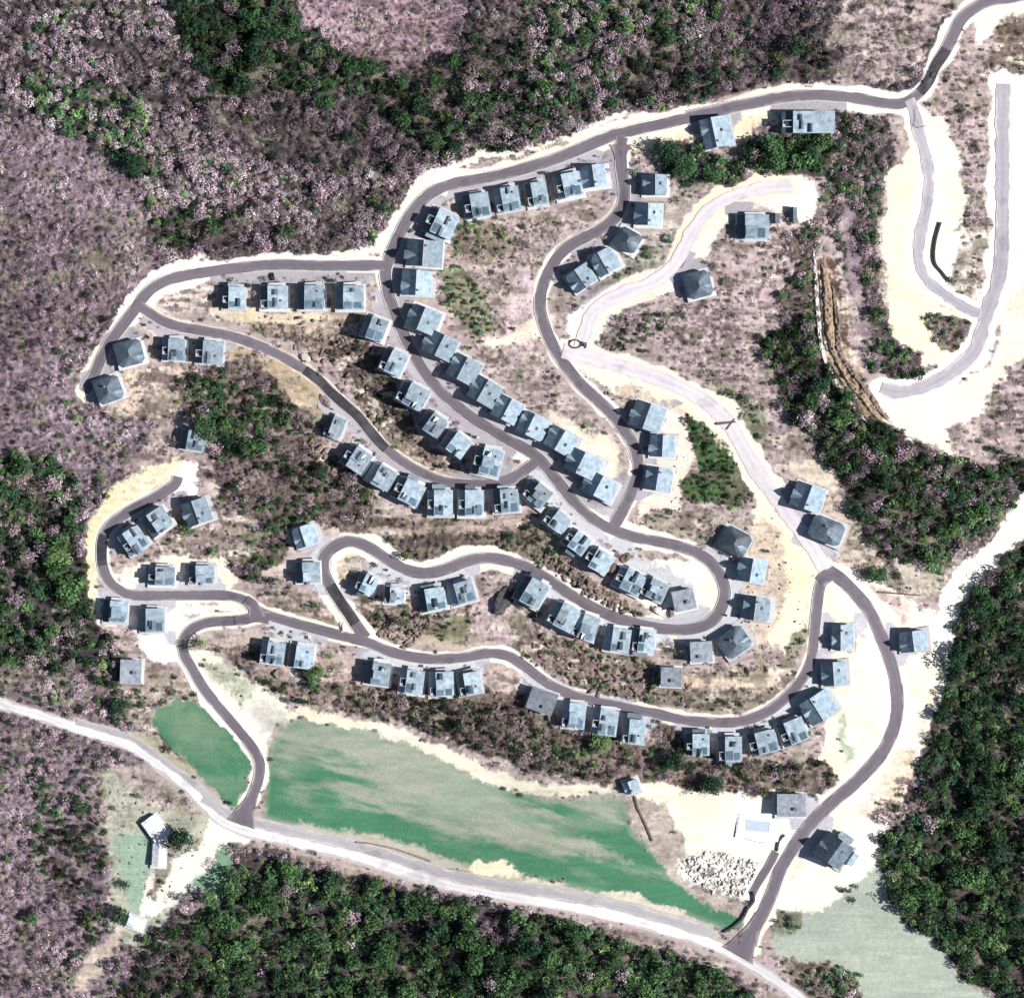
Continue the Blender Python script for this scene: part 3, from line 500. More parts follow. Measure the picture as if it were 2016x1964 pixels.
# -- keep verges, roads and house plots clear
RD = np.full(PX.shape, 1e6, np.float32)                # distance to the nearest road edge, px
def add_dist(S, half, pad=70):
    for a, b in zip(S[:-1:2], S[2::2]):
        i0, i1 = np.searchsorted(gx, [min(a[0], b[0]) - pad, max(a[0], b[0]) + pad]); j0, j1 = np.searchsorted(gy, [min(a[1], b[1]) - pad, max(a[1], b[1]) + pad])
        X = PX[i0:i1, j0:j1]; Y = PY[i0:i1, j0:j1]; e = b - a
        t = np.clip(((X - a[0]) * e[0] + (Y - a[1]) * e[1]) / (e @ e + 1e-9), 0, 1)
        d = np.hypot(X - a[0] - t * e[0], Y - a[1] - t * e[1]) - half
        RD[i0:i1, j0:j1] = np.minimum(RD[i0:i1, j0:j1], d)
for (path, w, mt, sh, nm), S in zip(ROADS, SP):
    before = RD.copy(); add_dist(S, w / 2)
    new = RD < before
    wid = sh * (1 + 1.3 * w1 * 2) + 2.5 * w1f * 2
    a = np.clip((wid - RD) / 2.5 + .5, 0, 1) * new
    c = {'asphalt': (.80, .76, .70), 'gravel': (.46, .43, .41), 'gravel_grey': (.42, .40, .37), 'dirt_road': (.76, .70, .63), 'asphalt_pale': (.80, .77, .73)}[mt]
    if path is B2_: c = (.64, .56, .46)
    ALB[:] = ALB * (1 - a[..., None]) + np.array(c, np.float32) * a[..., None]
    ROUGH *= 1 - a; DENS *= 1 - a
DENS *= RD > 3
ROUGH *= np.clip((RD - 4) / 14, 0, 1)
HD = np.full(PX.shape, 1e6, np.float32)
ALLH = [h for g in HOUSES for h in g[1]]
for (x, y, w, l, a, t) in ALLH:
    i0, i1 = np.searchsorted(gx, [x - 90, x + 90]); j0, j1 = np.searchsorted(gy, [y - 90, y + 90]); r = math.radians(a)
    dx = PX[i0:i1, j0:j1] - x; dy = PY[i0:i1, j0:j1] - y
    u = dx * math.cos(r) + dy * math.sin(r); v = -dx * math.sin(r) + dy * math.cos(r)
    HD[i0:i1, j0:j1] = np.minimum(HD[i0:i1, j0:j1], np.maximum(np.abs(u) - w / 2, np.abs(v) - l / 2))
ROUGH *= np.clip((HD - 3) / 12, 0, 1)
ap = np.clip((40 + 16 * w1f - RD - HD) / 6, 0, 1) * (RD > -2) * (HD < 26) * .92
apc = np.array((.32, .30, .33), np.float32) + (PY > 1000)[..., None] * np.array((.10, .11, .13), np.float32)
ALB = ALB * (1 - ap[..., None]) + apc * ap[..., None]
house_shade = np.clip((6 + 10 * w1f - HD) / 4, 0, 1) * np.where(ap > .3, .3, .75)  # painted shade: ground darkened close round every house to deepen the shadows
ALB = ALB * (1 - house_shade[..., None]) + np.array((.15, .125, .12), np.float32) * house_shade[..., None]
# soil mottling (albedo only): stones, litter, dry grass
mott = 1 + .55 * n_mid * np.clip(ROUGH * 2.2, .22, 1) + .5 * n_fine * np.clip(ROUGH * 2.5, .16, 1) + .3 * n_str * (ROUGH > .02)
ALB *= np.clip(mott, .35, 1.6)[..., None]
# outcrops of other earth within the open slopes: grey brown, dry green, cream
warm = np.clip(.5 + 2.4 * n_big + 1.2 * n_mid, 0, 1) * np.clip((ALB[..., 0] - .5) * 5, 0, 1)
ALB *= 1 - warm[..., None] * np.array((.01, .045, .17))
n_a = fbm(U * .7, V_ * 1.5, 8, 171, 5); n_b = fbm(U, V_, 11, 181, 5); n_c = fbm(U * .7, V_ * 1.3, 6, 191, 5)
for nn, th, cc_, am in ((n_a, .07, (.13, .10, .09), .8), (n_b, .09, (.21, .20, .14), .7), (n_c, .10, (.60, .53, .46), .75 * np.clip((.55 - DENS) * 5, 0, 1))):
    al = np.clip((nn - th) * 14, 0, 1) * np.clip((ROUGH - .12) * 5, 0, 1) * am
    ALB = ALB * (1 - al[..., None]) + np.array(cc_) * al[..., None]
ALB *= (1 + np.clip(ROUGH * 2, 0, 1) * 1.3 * n_str)[..., None]
litter = np.clip((n_fine + .6 * n_mid - .13) * 9, 0, 1) * np.clip(ROUGH * 2.0, 0, .8)
ALB = ALB * (1 - litter[..., None]) + np.array((.07, .055, .045)) * litter[..., None]
out = np.clip(np.maximum(np.maximum(-60 - PX, PX - 2076), np.maximum(-60 - PY, PY - 2024)) / 60., 0, 1)[..., None]
ALB = np.clip(ALB * (1 - out) + np.array((.12, .10, .095)) * out, .01, .93)

# terrain relief of the rough banks
rid = 1 - 2 * np.abs(fbm(U * .4, V_ * 2.0, 6, 131, 5)) * 2
zr = ROUGH * (1.2 * rid + 2.2 * fbm(U, V_, 3.2, 151, 4) + 1.1 * n_fine) * 1.5 - .9 * ROUGH
GX, GY, GZ = at(PX, PY)
fine = (PX > -60) & (PX < 2076) & (PY > -60) & (PY < 2024)
GZ = GZ + np.where(fine, zr, 0)
ni, nj = PX.shape
idx = np.arange(ni * nj).reshape(ni, nj)
F = np.stack([idx[:-1, :-1], idx[:-1, 1:], idx[1:, 1:], idx[1:, :-1]], -1).reshape(-1, 4)
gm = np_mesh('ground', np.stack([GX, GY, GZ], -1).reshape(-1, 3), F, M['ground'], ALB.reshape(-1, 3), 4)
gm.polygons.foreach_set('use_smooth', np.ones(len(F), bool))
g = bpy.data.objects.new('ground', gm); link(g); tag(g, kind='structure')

# ------------------------------------------------------------------ ribbons: roads, aprons, kerbs
def ribbon(S, half, dz, off=0.0, cols=6, half2=None):
    Nn = normals(S); L = len(S)
    hh = np.linspace(-1, 1, cols + 1)
    hw = half if np.ndim(half) else np.full(L, float(half))
    P = S[:, None, :] + Nn[:, None, :] * (off + hh[None, :, None] * hw[:, None, None])
    x, y, z = at(P[..., 0], P[..., 1], dz)
    v = np.stack([x, y, z], -1).reshape(-1, 3); I = np.arange(L * (cols + 1)).reshape(L, cols + 1)
    f = np.stack([I[:-1, :-1], I[1:, :-1], I[1:, 1:], I[:-1, 1:]], -1).reshape(-1, 4)[:, ::-1]
    return v, f
RCOL = {'asphalt': (.150, .132, .156), 'asphalt_pale': (.36, .34, .38), 'dirt_road': (.60, .56, .585), 'gravel': (.64, .62, .63), 'gravel_grey': (.36, .345, .36)}
def ribbon_obj(name, S, half, dz, mat, off=0.0, cols=12, kind='structure'):
    v, f = ribbon(S, half, dz, off, cols); col = None; m_ = M[mat]
    if mat in RCOL:
        u = np.linspace(-1, 1, cols + 1)[None, :]; L = len(S)
        xx = v[:, 0].reshape(L, -1); yy = v[:, 1].reshape(L, -1); al = np.arange(L)[:, None] * 1.1
        edge = np.clip((np.abs(u) - .80 + .7 * fbm(xx, yy, 5, 501, 3)) * 6, 0, 1)
        wheel = .09 * (np.exp(-((np.abs(u) - .48) / .12) ** 2)) - .05 * np.exp(-(u / .12) ** 2)
        t_ = 1 + wheel + .30 * fbm(xx, yy, 26, 511, 3) + .22 * fbm(al * .25 + 0 * u, u * 9 + 0 * al, 3, 521, 3) + .15 * fbm(xx, yy, 2.2, 531, 2)
        patch = (fbm(xx, yy, 9, 541, 2) > .26) * -.16
        c = np.array(RCOL[mat])[None, None, :] * (t_ + patch)[..., None]
        e = edge[..., None] * (.45 if mat == 'asphalt' else .7); c = c * (1 - e) + np.array((.50, .45, .42) if mat == 'asphalt' else (.66, .62, .58)) * e
        col = np.clip(c, .02, .9).reshape(-1, 3); m_ = M['road']
    me = np_mesh(name, v, f, m_, col, 4)
    o = bpy.data.objects.new(name, me); link(o); tag(o, kind=kind); return o
def wob(S, amp, seed):
    return amp * 2 * fbm(S[:, 0], S[:, 1], 22, seed, 3)
for i, ((path, w, mt, sh, nm), S) in enumerate(zip(ROADS, SP)):
    hw = w / 2 + wob(S, {'asphalt': 1.5}.get(mt, 4.0), 200 + i)
    ribbon_obj(nm, S, hw, .10 + .016 * i + (0.35 if 0 else 0), mt)
for pth, h0, h1 in (([(1499,1800),(1485,1825),(1468,1852),(1452,1880)], 12, 36), ([(505,1545),(496,1572),(482,1600),(474,1622)], 9, 30), ([(1222,315),(1222,300),(1222,285)], 11, 24), ([(462,1221),(482,1219),(505,1214),(530,1216)], 9.5, 13), ([(484,1180),(497,1190),(503,1203),(508,1218)], 10, 16), ([(1640,1138),(1628,1132),(1614,1146)], 12, 11)):
    S = smooth(pth, 2.); t_ = np.linspace(0, 1, len(S)); ribbon_obj('road_junction', S, h0 + (h1 - h0) * t_ ** 2.2, .42 + .01 * h0, 'asphalt')
# some stretches of the asphalt in a darker tone
def sub(S, p, q):
    a = np.argmin(np.hypot(*(S - p).T)); b = np.argmin(np.hypot(*(S - q).T)); a, b = min(a, b), max(a, b); return S[a:b + 1]
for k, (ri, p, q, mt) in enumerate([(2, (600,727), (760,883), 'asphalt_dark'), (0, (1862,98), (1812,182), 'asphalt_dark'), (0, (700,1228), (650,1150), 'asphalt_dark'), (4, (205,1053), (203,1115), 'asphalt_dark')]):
    S = sub(SP[ri], p, q); ribbon_obj('dark_road_stretch', S, ROADS[ri][1] / 2 - .6 + wob(S, 1.2, 300 + k), .10 + .016 * ri + .006, mt)
# pale parking aprons beside the roads: road, from, to, offset px, half width px
APR = [(1, (500,524), (690,523), -21, 12, 'apron'), (1, (415,535), (520,523), -16, 7, 'apron'),
       (0, (1180,278), (870,370), -22, 12, 'apron'), (0, (860,374), (770,500), -19, 8, 'apron'),
       (0, (780,620), (900,800), -16, 6, 'apron'), (0, (900,798), (1118,973), -17, 7, 'apron'),
       (0, (760,560), (800,668), 21, 12, 'apron'), (0, (800,668), (900,800), 20, 10, 'apron'), (0, (900,800), (990,862), 26, 18, 'apron'),
       (0, (1066,910), (1205,1042), 26, 17, 'apron_white'), (0, (1205,1042), (1260,1060), 24, 14, 'apron_white'),
       (0, (1403,1110), (1403,1221), -21, 11, 'apron_white'), (0, (1403,1221), (1330,1238), -19, 9, 'apron_white'), (0, (1330,1238), (1060,1130), -23, 13, 'apron_white'),
       (2, (640,765), (830,930), 21, 11, 'apron'), (2, (830,930), (1000,945), 18, 9, 'apron'), (2, (290,612), (440,658), 17, 8, 'apron'),
       (3, (1226,402), (1110,495), -17, 7, 'apron'), (3, (1235,855), (1240,978), -17, 7, 'apron'), (3, (1223,330), (1226,400), -15, 4, 'apron'),
       (4, (257,1005), (340,955), -17, 7, 'apron'), (4, (526,1210), (622,1238), 21, 12, 'apron_white'), (4, (722,1262), (940,1292), 22, 13, 'apron_white'),
       (4, (1030,1310), (1270,1400), 20, 11, 'apron_white'), (4, (1345,1416), (1470,1419), 19, 10, 'apron_white'), (4, (1470,1419), (1590,1320), 17, 8, 'apron_white'),
       (0, (745,1090), (915,1105), -26, 16, 'apron_white'), (0, (640,1085), (655,1160), 15, 6, 'apron_white')]
def apron(ri, p, q, off, half, mt, i):
    S = sub(SP[ri], p, q)
    if np.hypot(*(S[0] - np.array(p))) > np.hypot(*(S[-1] - np.array(p))): pass
    half += 3; off += math.copysign(3, off)
    hw = half + wob(S, 1.6, 400 + i); n = len(S); e = np.clip(np.minimum(np.arange(n), np.arange(n)[::-1]) / 3., .25, 1)
    # offsets are to the left (+) or right (-) of the road as listed
    ribbon_obj('parking_apron', S, hw * e, .035 + .0022 * i, mt, off=off)
for i, a_ in enumerate(APR): apron(*a_, i)
# kerbs: a real step beside the asphalt, broken at junctions
for i, ((path, w, mt, sh, nm), S) in enumerate(zip(ROADS, SP)):
    if mt != 'asphalt' or path is L_ or path is F_: continue
    vs = []; fs = []; base = 0; Nn = normals(S)
    for sgn in (-1, 1):
        c = S + Nn * sgn * (w / 2 + .9)
        ok = np.ones(len(S), bool)
        for j, S2 in enumerate(SP):
            if j == i: continue
            d = np.min(np.hypot(c[:, None, 0] - S2[None, :, 0], c[:, None, 1] - S2[None, :, 1]), 1); ok &= d > ROADS[j][1] / 2 + 2
        prof = [(-.55, -.1), (-.55, .30), (.55, .30), (.55, -.1)]
        P = [at(c[:, 0] + Nn[:, 0] * o_, c[:, 1] + Nn[:, 1] * o_, z_) for o_, z_ in prof]
        v = np.stack([np.stack(q, -1) for q in P], 1)      # L,4,3
        vs.append(v.reshape(-1, 3))
        for k in range(len(S) - 1):
            if ok[k] and ok[k + 1] and (k // 23) % 5 != 3:
                for m_ in range(3): a0 = base + k * 4 + m_; fs.append((a0, a0 + 1, a0 + 5, a0 + 4))
        base += len(S) * 4
    me = np_mesh('kerb', np.concatenate(vs), np.array(fs), M['kerb'], None, 4); o = bpy.data.objects.new('kerb', me); link(o); tag(o, kind='structure')

# ------------------------------------------------------------------ houses
def rot2(x, y, a): c, s = math.cos(a), math.sin(a); return x * c - y * s, x * s + y * c
def gable(mb, x0, x1, y0, y1, z, ridge, rise, ov=.5, t=.25, clip=None):
    """ridge along y at x=ridge"""
    rz = z + rise
    def ez(xe): return z - ov * rise / max(abs(xe - ridge), .5)
    cl = clip or (0, 0, 0, 0)
    def sheet(xe, ze, c0, c1, dz):
        f = lambda c: (xe + (ridge - xe) * min(.6, c / (abs(xe - ridge) + .01)), ze + (rz - ze) * min(.6, c / (abs(xe - ridge) + .01)))
        pts = [(ridge, y0 - ov, rz + dz)]
        if c0 > .2: pts += [(f(c0)[0], y0 - ov, f(c0)[1]), (xe, y0 - ov + c0 * 1.3, ze)]
        else: pts += [(xe, y0 - ov, ze)]
        if c1 > .2: pts += [(xe, y1 + ov - c1 * 1.3, ze), (f(c1)[0], y1 + ov, f(c1)[1])]
        else: pts += [(xe, y1 + ov, ze)]
        return pts + [(ridge, y1 + ov, rz + dz)]
    mb.slab(sheet(x0 - ov, ez(x0), cl[0], cl[1], 0)[::-1], t)
    mb.slab(sheet(x1 + ov, ez(x1), cl[2], cl[3], .003), t)
def build_house(px, py, w, l, ang, typ, label, group, seed):
    R = random.Random(seed)
    W, Ln = w * K * (1.10 if typ in 'FB' else 1.03), l * K * 1.02; a = -math.radians(ang)
    hw, hl = W / 2, Ln / 2
    wallh = {'G': R.uniform(3.8, 5.2), 'H': R.uniform(3.8, 4.8), 'F': R.uniform(6.0, 7.6), 'B': 6.2, 'W': 8.5, 'L': 5.0, 'X': 5, 'S': 3.2}[typ]
    if w < 35: wallh *= .75
    if 'west of the central road' in label: wallh *= 1.5
    corners = [at(px + (dx * math.cos(-a) - dy * math.sin(-a)), py + (dx * math.sin(-a) + dy * math.cos(-a))) for dx in (-w / 2, w / 2) for dy in (-l / 2, l / 2)]
    zs = [float(c[2]) for c in corners]; zg = min(zs); zf = max(zs) + .25
    x, y, _ = at(px, py); top = zf + wallh + 1.5; f = (H - top) / H
    X = (px - CX) * K * f; Y = -(py - CY) * K * f
    name = {'X': 'house', 'S': 'farm_building', 'L': 'house', 'W': 'long_house'}.get(typ, 'house')
    if w <= 32 and typ == 'G': name = 'shed'
    root = empty(name, (X, Y, zf), a); tag(root, label, 'shed' if name == 'shed' else 'house', group)
    base = zg - zf - 1.2
    roofm = {'G': 'roof_gable', 'H': 'roof_dark', 'F': 'roof_flat', 'B': 'roof_flat', 'W': 'roof_flat', 'L': 'roof_grey', 'X': 'roof_dark', 'S': 'roof_white'}[typ]
    wm = MB(); rf = MB(); ew = .5
    wx0, wx1, wy0, wy1 = -hw + ew, hw - ew, -hl + ew, hl - ew
    wins = []
    def win(name_, x0, x1, y0, y1, z0, z1, mat='glass'): wins.append((name_, (x0, x1, y0, y1, z0, z1), mat))
    dormers = []
    if typ in 'GX':
        # two-slope roof, ridge along the row; an offset bay gives the broken outline
        ridge = R.uniform(-.12, .02) * W; rise = (hw + ridge) * math.tan(math.radians(R.uniform(35, 39)))
        cut = R.choice([0, 1, 2, 3]); cw, cl = W * R.uniform(.2, .34), Ln * R.uniform(.2, .32)
        wm.box(wx0, wx1, wy0, wy1, base, wallh - .3)
        gz = wallh
        wm.slab([(ridge, wy0, gz + rise - .4), (wx1, wy0, gz - .35), (wx1, wy0 + .01, gz - .35), (ridge, wy0 + .01, gz + rise - .4)], .01) if False else None
        for yy in (wy0, wy1):   # gable ends as thin prisms
            wm.slab([(wx0, yy - .12, wallh - .3), (wx1, yy - .12, wallh - .3), (wx1, yy + .12, wallh - .3), (wx0, yy + .12, wallh - .3)], .3)
            b = len(wm.v)
            for dy in (-.1, .1): wm.v += [(wx0, yy + dy, wallh - .3), (wx1, yy + dy, wallh - .3), (ridge, yy + dy, wallh + rise - .45)]
            wm.f += [(b, b + 1, b + 2), (b + 5, b + 4, b + 3), (b, b + 3, b + 4, b + 1), (b + 1, b + 4, b + 5, b + 2), (b + 2, b + 5, b + 3, b)]
        gable(rf, wx0, wx1, wy0, wy1, wallh, ridge, rise, .5, .25, [R.choice([0, 0, R.uniform(.8, 2.2)]) for _ in range(4)])
        # cross gable on the west side
        yb0 = R.uniform(-.30, .0) * Ln; yb1 = yb0 + Ln * R.uniform(.28, .36); ym = (yb0 + yb1) / 2
        out = W * R.uniform(.04, .10); rz = wallh + rise * .62; xr = ridge - (ridge - wx0 + .5) * .36
        cg = MB()
        for s_, ye in ((-1, yb0), (1, yb1)):
            pts = [(wx0 - out, ye, wallh + .25), (xr - .4, ye, wallh + .3), (xr, ym, rz), (wx0 - out, ym, rz)]
            cg.slab(pts if s_ < 0 else pts[::-1], .2)
        dormers.append(('cross_gable', cg, roofm))
        wm.box(wx0 - out + .3, wx0 + .2, yb0 + .3, yb1 - .3, base + .02, wallh)
        win('window', wx0 - out + .18, wx0 - out + .27, yb0 + .8, yb1 - .8, 1.0, 2.4)
        for kx in range(2):
            win('window', wx1 + .02, wx1 + .10, -hl * .6 + kx * hl * .8, -hl * .6 + kx * hl * .8 + 1.6, 1.0, 2.3)
        if R.random() < .6:
            u = .45; sx = ridge + (wx1 - ridge) * u; sl = -rise / (wx1 - ridge)
            sy = R.uniform(-.2, .2) * Ln; z0 = wallh + rise + sl * (sx - ridge)
            sk = MB().slab([(sx - .7, sy - .9, z0 - sl * .7 + .12), (sx + .7, sy - .9, z0 + sl * .7 + .12), (sx + .7, sy + .9, z0 + sl * .7 + .12), (sx - .7, sy + .9, z0 - sl * .7 + .12)], .16)
            dormers.append(('skylight', sk, 'glass'))
        chx = ridge + W * .08; chy = R.choice([-.3, .28]) * Ln; chz = wallh + rise
    elif typ == 'H':
        n = 8; rise = min(hw, hl) * .62; wm.box(wx0, wx1, wy0, wy1, base, wallh)
        # hipped roof with clipped corners
        c = .28; pts = [(-1, -1 + c), (-1 + c, -1), (1 - c, -1), (1, -1 + c), (1, 1 - c), (1 - c, 1), (-1 + c, 1), (-1, 1 - c)]
        pts = [(p[0] * hw, p[1] * hl) for p in pts]; ra = (0, -hl * .22); rb = (0, hl * .22); b = len(rf.v)
        wm = MB(); lo = [(p[0] * .92, p[1] * .92, base) for p in pts]; hi = [(p[0] * .92, p[1] * .92, wallh) for p in pts]
        wm.v += lo + hi; wm.f += [tuple(range(7, -1, -1))] + [(i, (i + 1) % 8, 8 + (i + 1) % 8, 8 + i) for i in range(8)] + [tuple(range(8, 16))]
        rf.v += [(p[0], p[1], wallh - .15) for p in pts] + [(ra[0], ra[1], wallh + rise), (rb[0], rb[1], wallh + rise)]
        rf.f += [(0, 1, 8), (1, 2, 8), (2, 3, 8), (3, 4, 9, 8), (4, 5, 9), (5, 6, 9), (6, 7, 9), (7, 0, 8, 9), tuple(range(7, -1, -1))]
        g2 = MB(); yy = R.uniform(-.25, .1) * Ln; gw = 1.7
        for s_ in (-1, 1):
            p4 = [(hw * .25, yy, wallh + rise * .85), (hw * .95, yy, wallh + rise * .62), (hw * .95, yy + s_ * gw, wallh + .35), (hw * .55, yy + s_ * gw, wallh + rise * .5)]
            g2.slab(p4 if s_ > 0 else p4[::-1], .15)
        dormers.append(('dormer', g2, 'roof_gable'))
        win('window', hw * .93 - .2, hw * .93, yy - .8, yy + .8, wallh - 2.2, wallh - .8); win('window', -hw * .93 - .05, -hw * .93 + .1, -1, 1, 1, 2.3)
        chx, chy, chz = -1.2, hl * .3, wallh + rise * .8
    elif typ == 'S':
        wm.box(wx0, wx1, wy0, wy1, base, wallh); gable(rf, wx0, wx1, wy0, wy1, wallh, 0, .9, .35, .2)
        win('window', wx1 - .02, wx1 + .08, -1, 1, 1, 2.2); win('door', wx0 - .1, wx0 + .02, -.5, .6, 0.02, 2.1); chx, chy, chz = 0, hl * .4, wallh + .9
    elif typ == 'L':
        wm.box(wx0, wx1, wy0, wy1, base, wallh)
        rf.slab([(-hw, -hl, wallh + .9), (hw, -hl, wallh + .25), (hw, hl, wallh + .25), (-hw, hl, wallh + .9)], .3)
        rf.box(-hw - .02, -hw + .25, -hl, hl, wallh + .75, wallh + 1.15)
        vx, vy = R.uniform(-.25, .2) * W, R.uniform(-.3, .1) * Ln
        vb = MB(); vb.box(vx - .9, vx + .9, vy - .7, vy + .7, wallh + .3, wallh + 1.5); vb.slab([(vx - 1.1, vy - .9, wallh + 2.0), (vx + 1.1, vy - .9, wallh + 1.5), (vx + 1.1, vy + .9, wallh + 1.5), (vx - 1.1, vy + .9, wallh + 2.0)], .15)
        dormers.append(('roof_hatch', vb, 'roof_dark'))
        win('window', wx0 - .08, wx0 + .02, -1.5, 1.5, 1, 2.4); win('window', -1.5, 1.5, wy0 - .08, wy0 + .02, 1, 2.4); chx, chy, chz = hw * .6, hl * .6, wallh + .6
    else:   # F, B, W : wide pale roof of low pitch, narrow steep west strip, sunken roof terrace and little gable windows
        rx = wx0 + (wx1 - wx0) * (.26 if typ != 'W' else .2); up = R.uniform(.7, 1.2)
        notch = R.random() < .75 or typ == 'W'
        ny0 = -hl + ew if R.random() < .5 else -hl * .45; ny1 = ny0 + Ln * R.uniform(.26, .36)
        wm.box(rx, wx1, wy0, wy1, base, wallh - .1); wm.box(wx0, rx, wy0 + .003, wy1 - .003, base, wallh - 3.2)
        E = wallh + up; e1 = wallh - .05
        c0, c1 = [R.choice([0, 0, R.uniform(.8, 2.6)]) for _ in range(2)]; kk_ = (E - e1) / (hw - rx)
        rf.slab([(rx, -hl, E)] + ([(hw - c0, -hl, e1 + c0 * kk_), (hw, -hl + c0, e1)] if c0 else [(hw, -hl, e1)]) + ([(hw, hl - c1, e1), (hw - c1, hl, e1 + c1 * kk_)] if c1 else [(hw, hl, e1)]) + [(rx, hl, E)], .28)                 # main sheet, falling east
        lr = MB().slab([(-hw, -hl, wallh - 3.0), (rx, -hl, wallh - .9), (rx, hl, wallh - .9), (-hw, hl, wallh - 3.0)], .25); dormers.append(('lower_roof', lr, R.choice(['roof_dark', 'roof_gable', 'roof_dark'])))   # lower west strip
        if R.random() < .55 and typ == 'F':     # a set-back upper storey or an annex breaks the outline
            if R.random() < .5:
                up_ = MB(); q0, q1 = R.uniform(-.5, -.1) * Ln, 0; q1 = q0 + Ln * R.uniform(.35, .5); q1 = min(q1, hl - .3); m0 = rx + W * R.uniform(.0, .1); m1 = m0 + W * R.uniform(.3, .42)
                up_.box(m0 + .3, m1 - .3, q0 + .3, q1 - .3, wallh - .3, wallh + 1.55); dormers.append(('upper_walls', up_, 'wall'))
                ur = MB().slab([(m0, q0, wallh + 2.5), (m1, q0, wallh + 1.9), (m1, q1, wallh + 1.9), (m0, q1, wallh + 2.5)], .22); dormers.append(('upper_roof', ur, R.choice(['roof_gable', 'roof_flat', 'roof_grey'])))
            else:
                sgn = R.choice([-1, 1]); an = MB(); ar = MB(); a0, a1 = (hl - .6, hl + R.uniform(2, 3.4)) if sgn > 0 else (-hl - R.uniform(2, 3.4), -hl + .6); b0, b1 = -hw * R.uniform(.2, .8), hw * R.uniform(.1, .7)
                an.box(b0 + .3, b1 - .3, a0 + .3, a1 - .3, base + .01, wallh * .55); ar.slab([(b0, a0, wallh * .55 + .8), (b1, a0, wallh * .55 + .2), (b1, a1, wallh * .55 + .2), (b0, a1, wallh * .55 + .8)], .22)
                dormers.append(('annex_walls', an, 'wall')); dormers.append(('annex_roof', ar, R.choice(['roof_dark', 'roof_grey', 'roof_gable'])))
        wm.box(rx + .003, rx + .25, wy0, wy1, wallh - .5, E - .3)
        # shallow break in the big roof: raised skirting ridge along its middle
        # roof terrace box in the lower strip (dark opening with parapet)
        if notch:
            t = MB(); tx0, tx1 = -hw + .5, rx + W * .06
            pz = wallh + .25
            for bx in ((tx0, tx0 + .3, ny0, ny1), (tx0 + .3, tx1, ny1 - .3, ny1), (tx0 + .3, tx1, ny0, ny0 + .3)): t.box(*bx, wallh - 3.4, pz)
            t.box(tx0 + .3, tx0 + 1.5, ny0 + .3, ny0 + 1.6, wallh - 1.3, wallh - .6)
            dormers.append(('roof_terrace', t, 'wall'))
            win('skylight', tx0 + .45, rx - .15, ny0 + .5, ny1 - .6, wallh - 2.3, wallh - .78)
        # dormers with triangular tops on the big roof
        for k in range(R.choice([1, 1, 2]) if typ != 'W' else 3):
            cx = rx + W * R.uniform(.10, .42); cy = (R.uniform(.12, .36) if k == 0 else R.uniform(-.35, -.1)) * Ln * (1 if typ == 'W' else -1 if R.random() < .75 else 1)
            dw, dl = R.uniform(1.0, 2.0), R.uniform(1.3, 2.4); d = MB()
            z0 = E - (cx - rx) / (hw - rx) * (E - e1); zt = z0 + R.uniform(1.1, 1.6)
            d.box(cx - dw * .8, cx + dw * .8, cy - dl, cy + dl * .9, z0 - .5, z0 + .35)
            for s_ in (-1, 1):
                p4 = [(cx, cy - dl * 1.1, zt), (cx + s_ * dw, cy - dl * 1.1, z0 + .3), (cx + s_ * dw * .9, cy + dl, z0 + .15), (cx, cy + dl, zt - .5)]
                d.slab(p4 if s_ > 0 else p4[::-1], .12)
            dormers.append(('dormer', d, 'roof_dark' if R.random() < .6 else 'glass'))
        if typ in 'FB':
            for k in range(R.choice([1, 2, 2])):
                gx0 = rx + W * (.03 + .36 * k); gx1 = gx0 + W * R.uniform(.22, .32); sg = -1; gy0 = sg * hl + .7; gy1 = gy0 + Ln * R.uniform(.24, .4)
                gx1 = min(gx1, hw - 1.2); zf_ = lambda xx: E - (xx - rx) / (hw - rx) * (E - e1) + .14
                gp = MB().slab([(gx0, gy0, zf_(gx0)), (gx1, gy0, zf_(gx1)), (gx1, gy1, zf_(gx1)), (gx0, gy1, zf_(gx0))], .3); dormers.append(('roof_glazing', gp, 'roof_glass'))
        if typ == 'B':
            d = MB(); n = 10; pts = [(hw * .28 + 1.7 * math.cos(math.pi * i / n) , -hl * .42 + 2.5 * math.sin(math.pi * i / n), E - .25 + .05 * 0) for i in range(n + 1)]
            d.slab(pts, .5); dormers.append(('arched_skylight', d, 'blue_glass'))
        win('window', wx0 - .08, wx0 + .02, -hl * .5, -hl * .1, 1, 2.4); win('window', wx0 - .08, wx0 + .02, hl * .2, hl * .6, 1, 2.4)
        win('window', rx + 1, rx + 3, wy0 - .08, wy0 + .02, 1, 2.4); win('window', wx1 - 3, wx1 - 1, wy0 - .08, wy0 + .02, 1, 2.4)
        chx, chy, chz = hw * .55, hl * R.choice([.5, -.3]), wallh + up * .4
    wo = wm.build('walls', M['wall'], root)
    ro = rf.build('roof', M[roofm], root)
    if typ in 'GH' and typ == 'G':
        MB().box(ridge - .14, ridge + .14, wy0 - .5, wy1 + .5, wallh + rise - .06, wallh + rise + .12).build('ridge_cap', M['deck'], ro)
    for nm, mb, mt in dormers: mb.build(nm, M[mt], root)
    for nm, b, mt in wins:
        MB().box(*b).build(nm, M[mt], root)
    if typ not in 'SLX' and R.random() < .6:
        c = MB().box(chx - .35, chx + .35, chy - .45, chy + .45, chz - 1.2, chz + .7); c.box(chx - .45, chx + .45, chy - .55, chy + .55, chz + .7, chz + .85); c.build('chimney', M['brick'], ro)
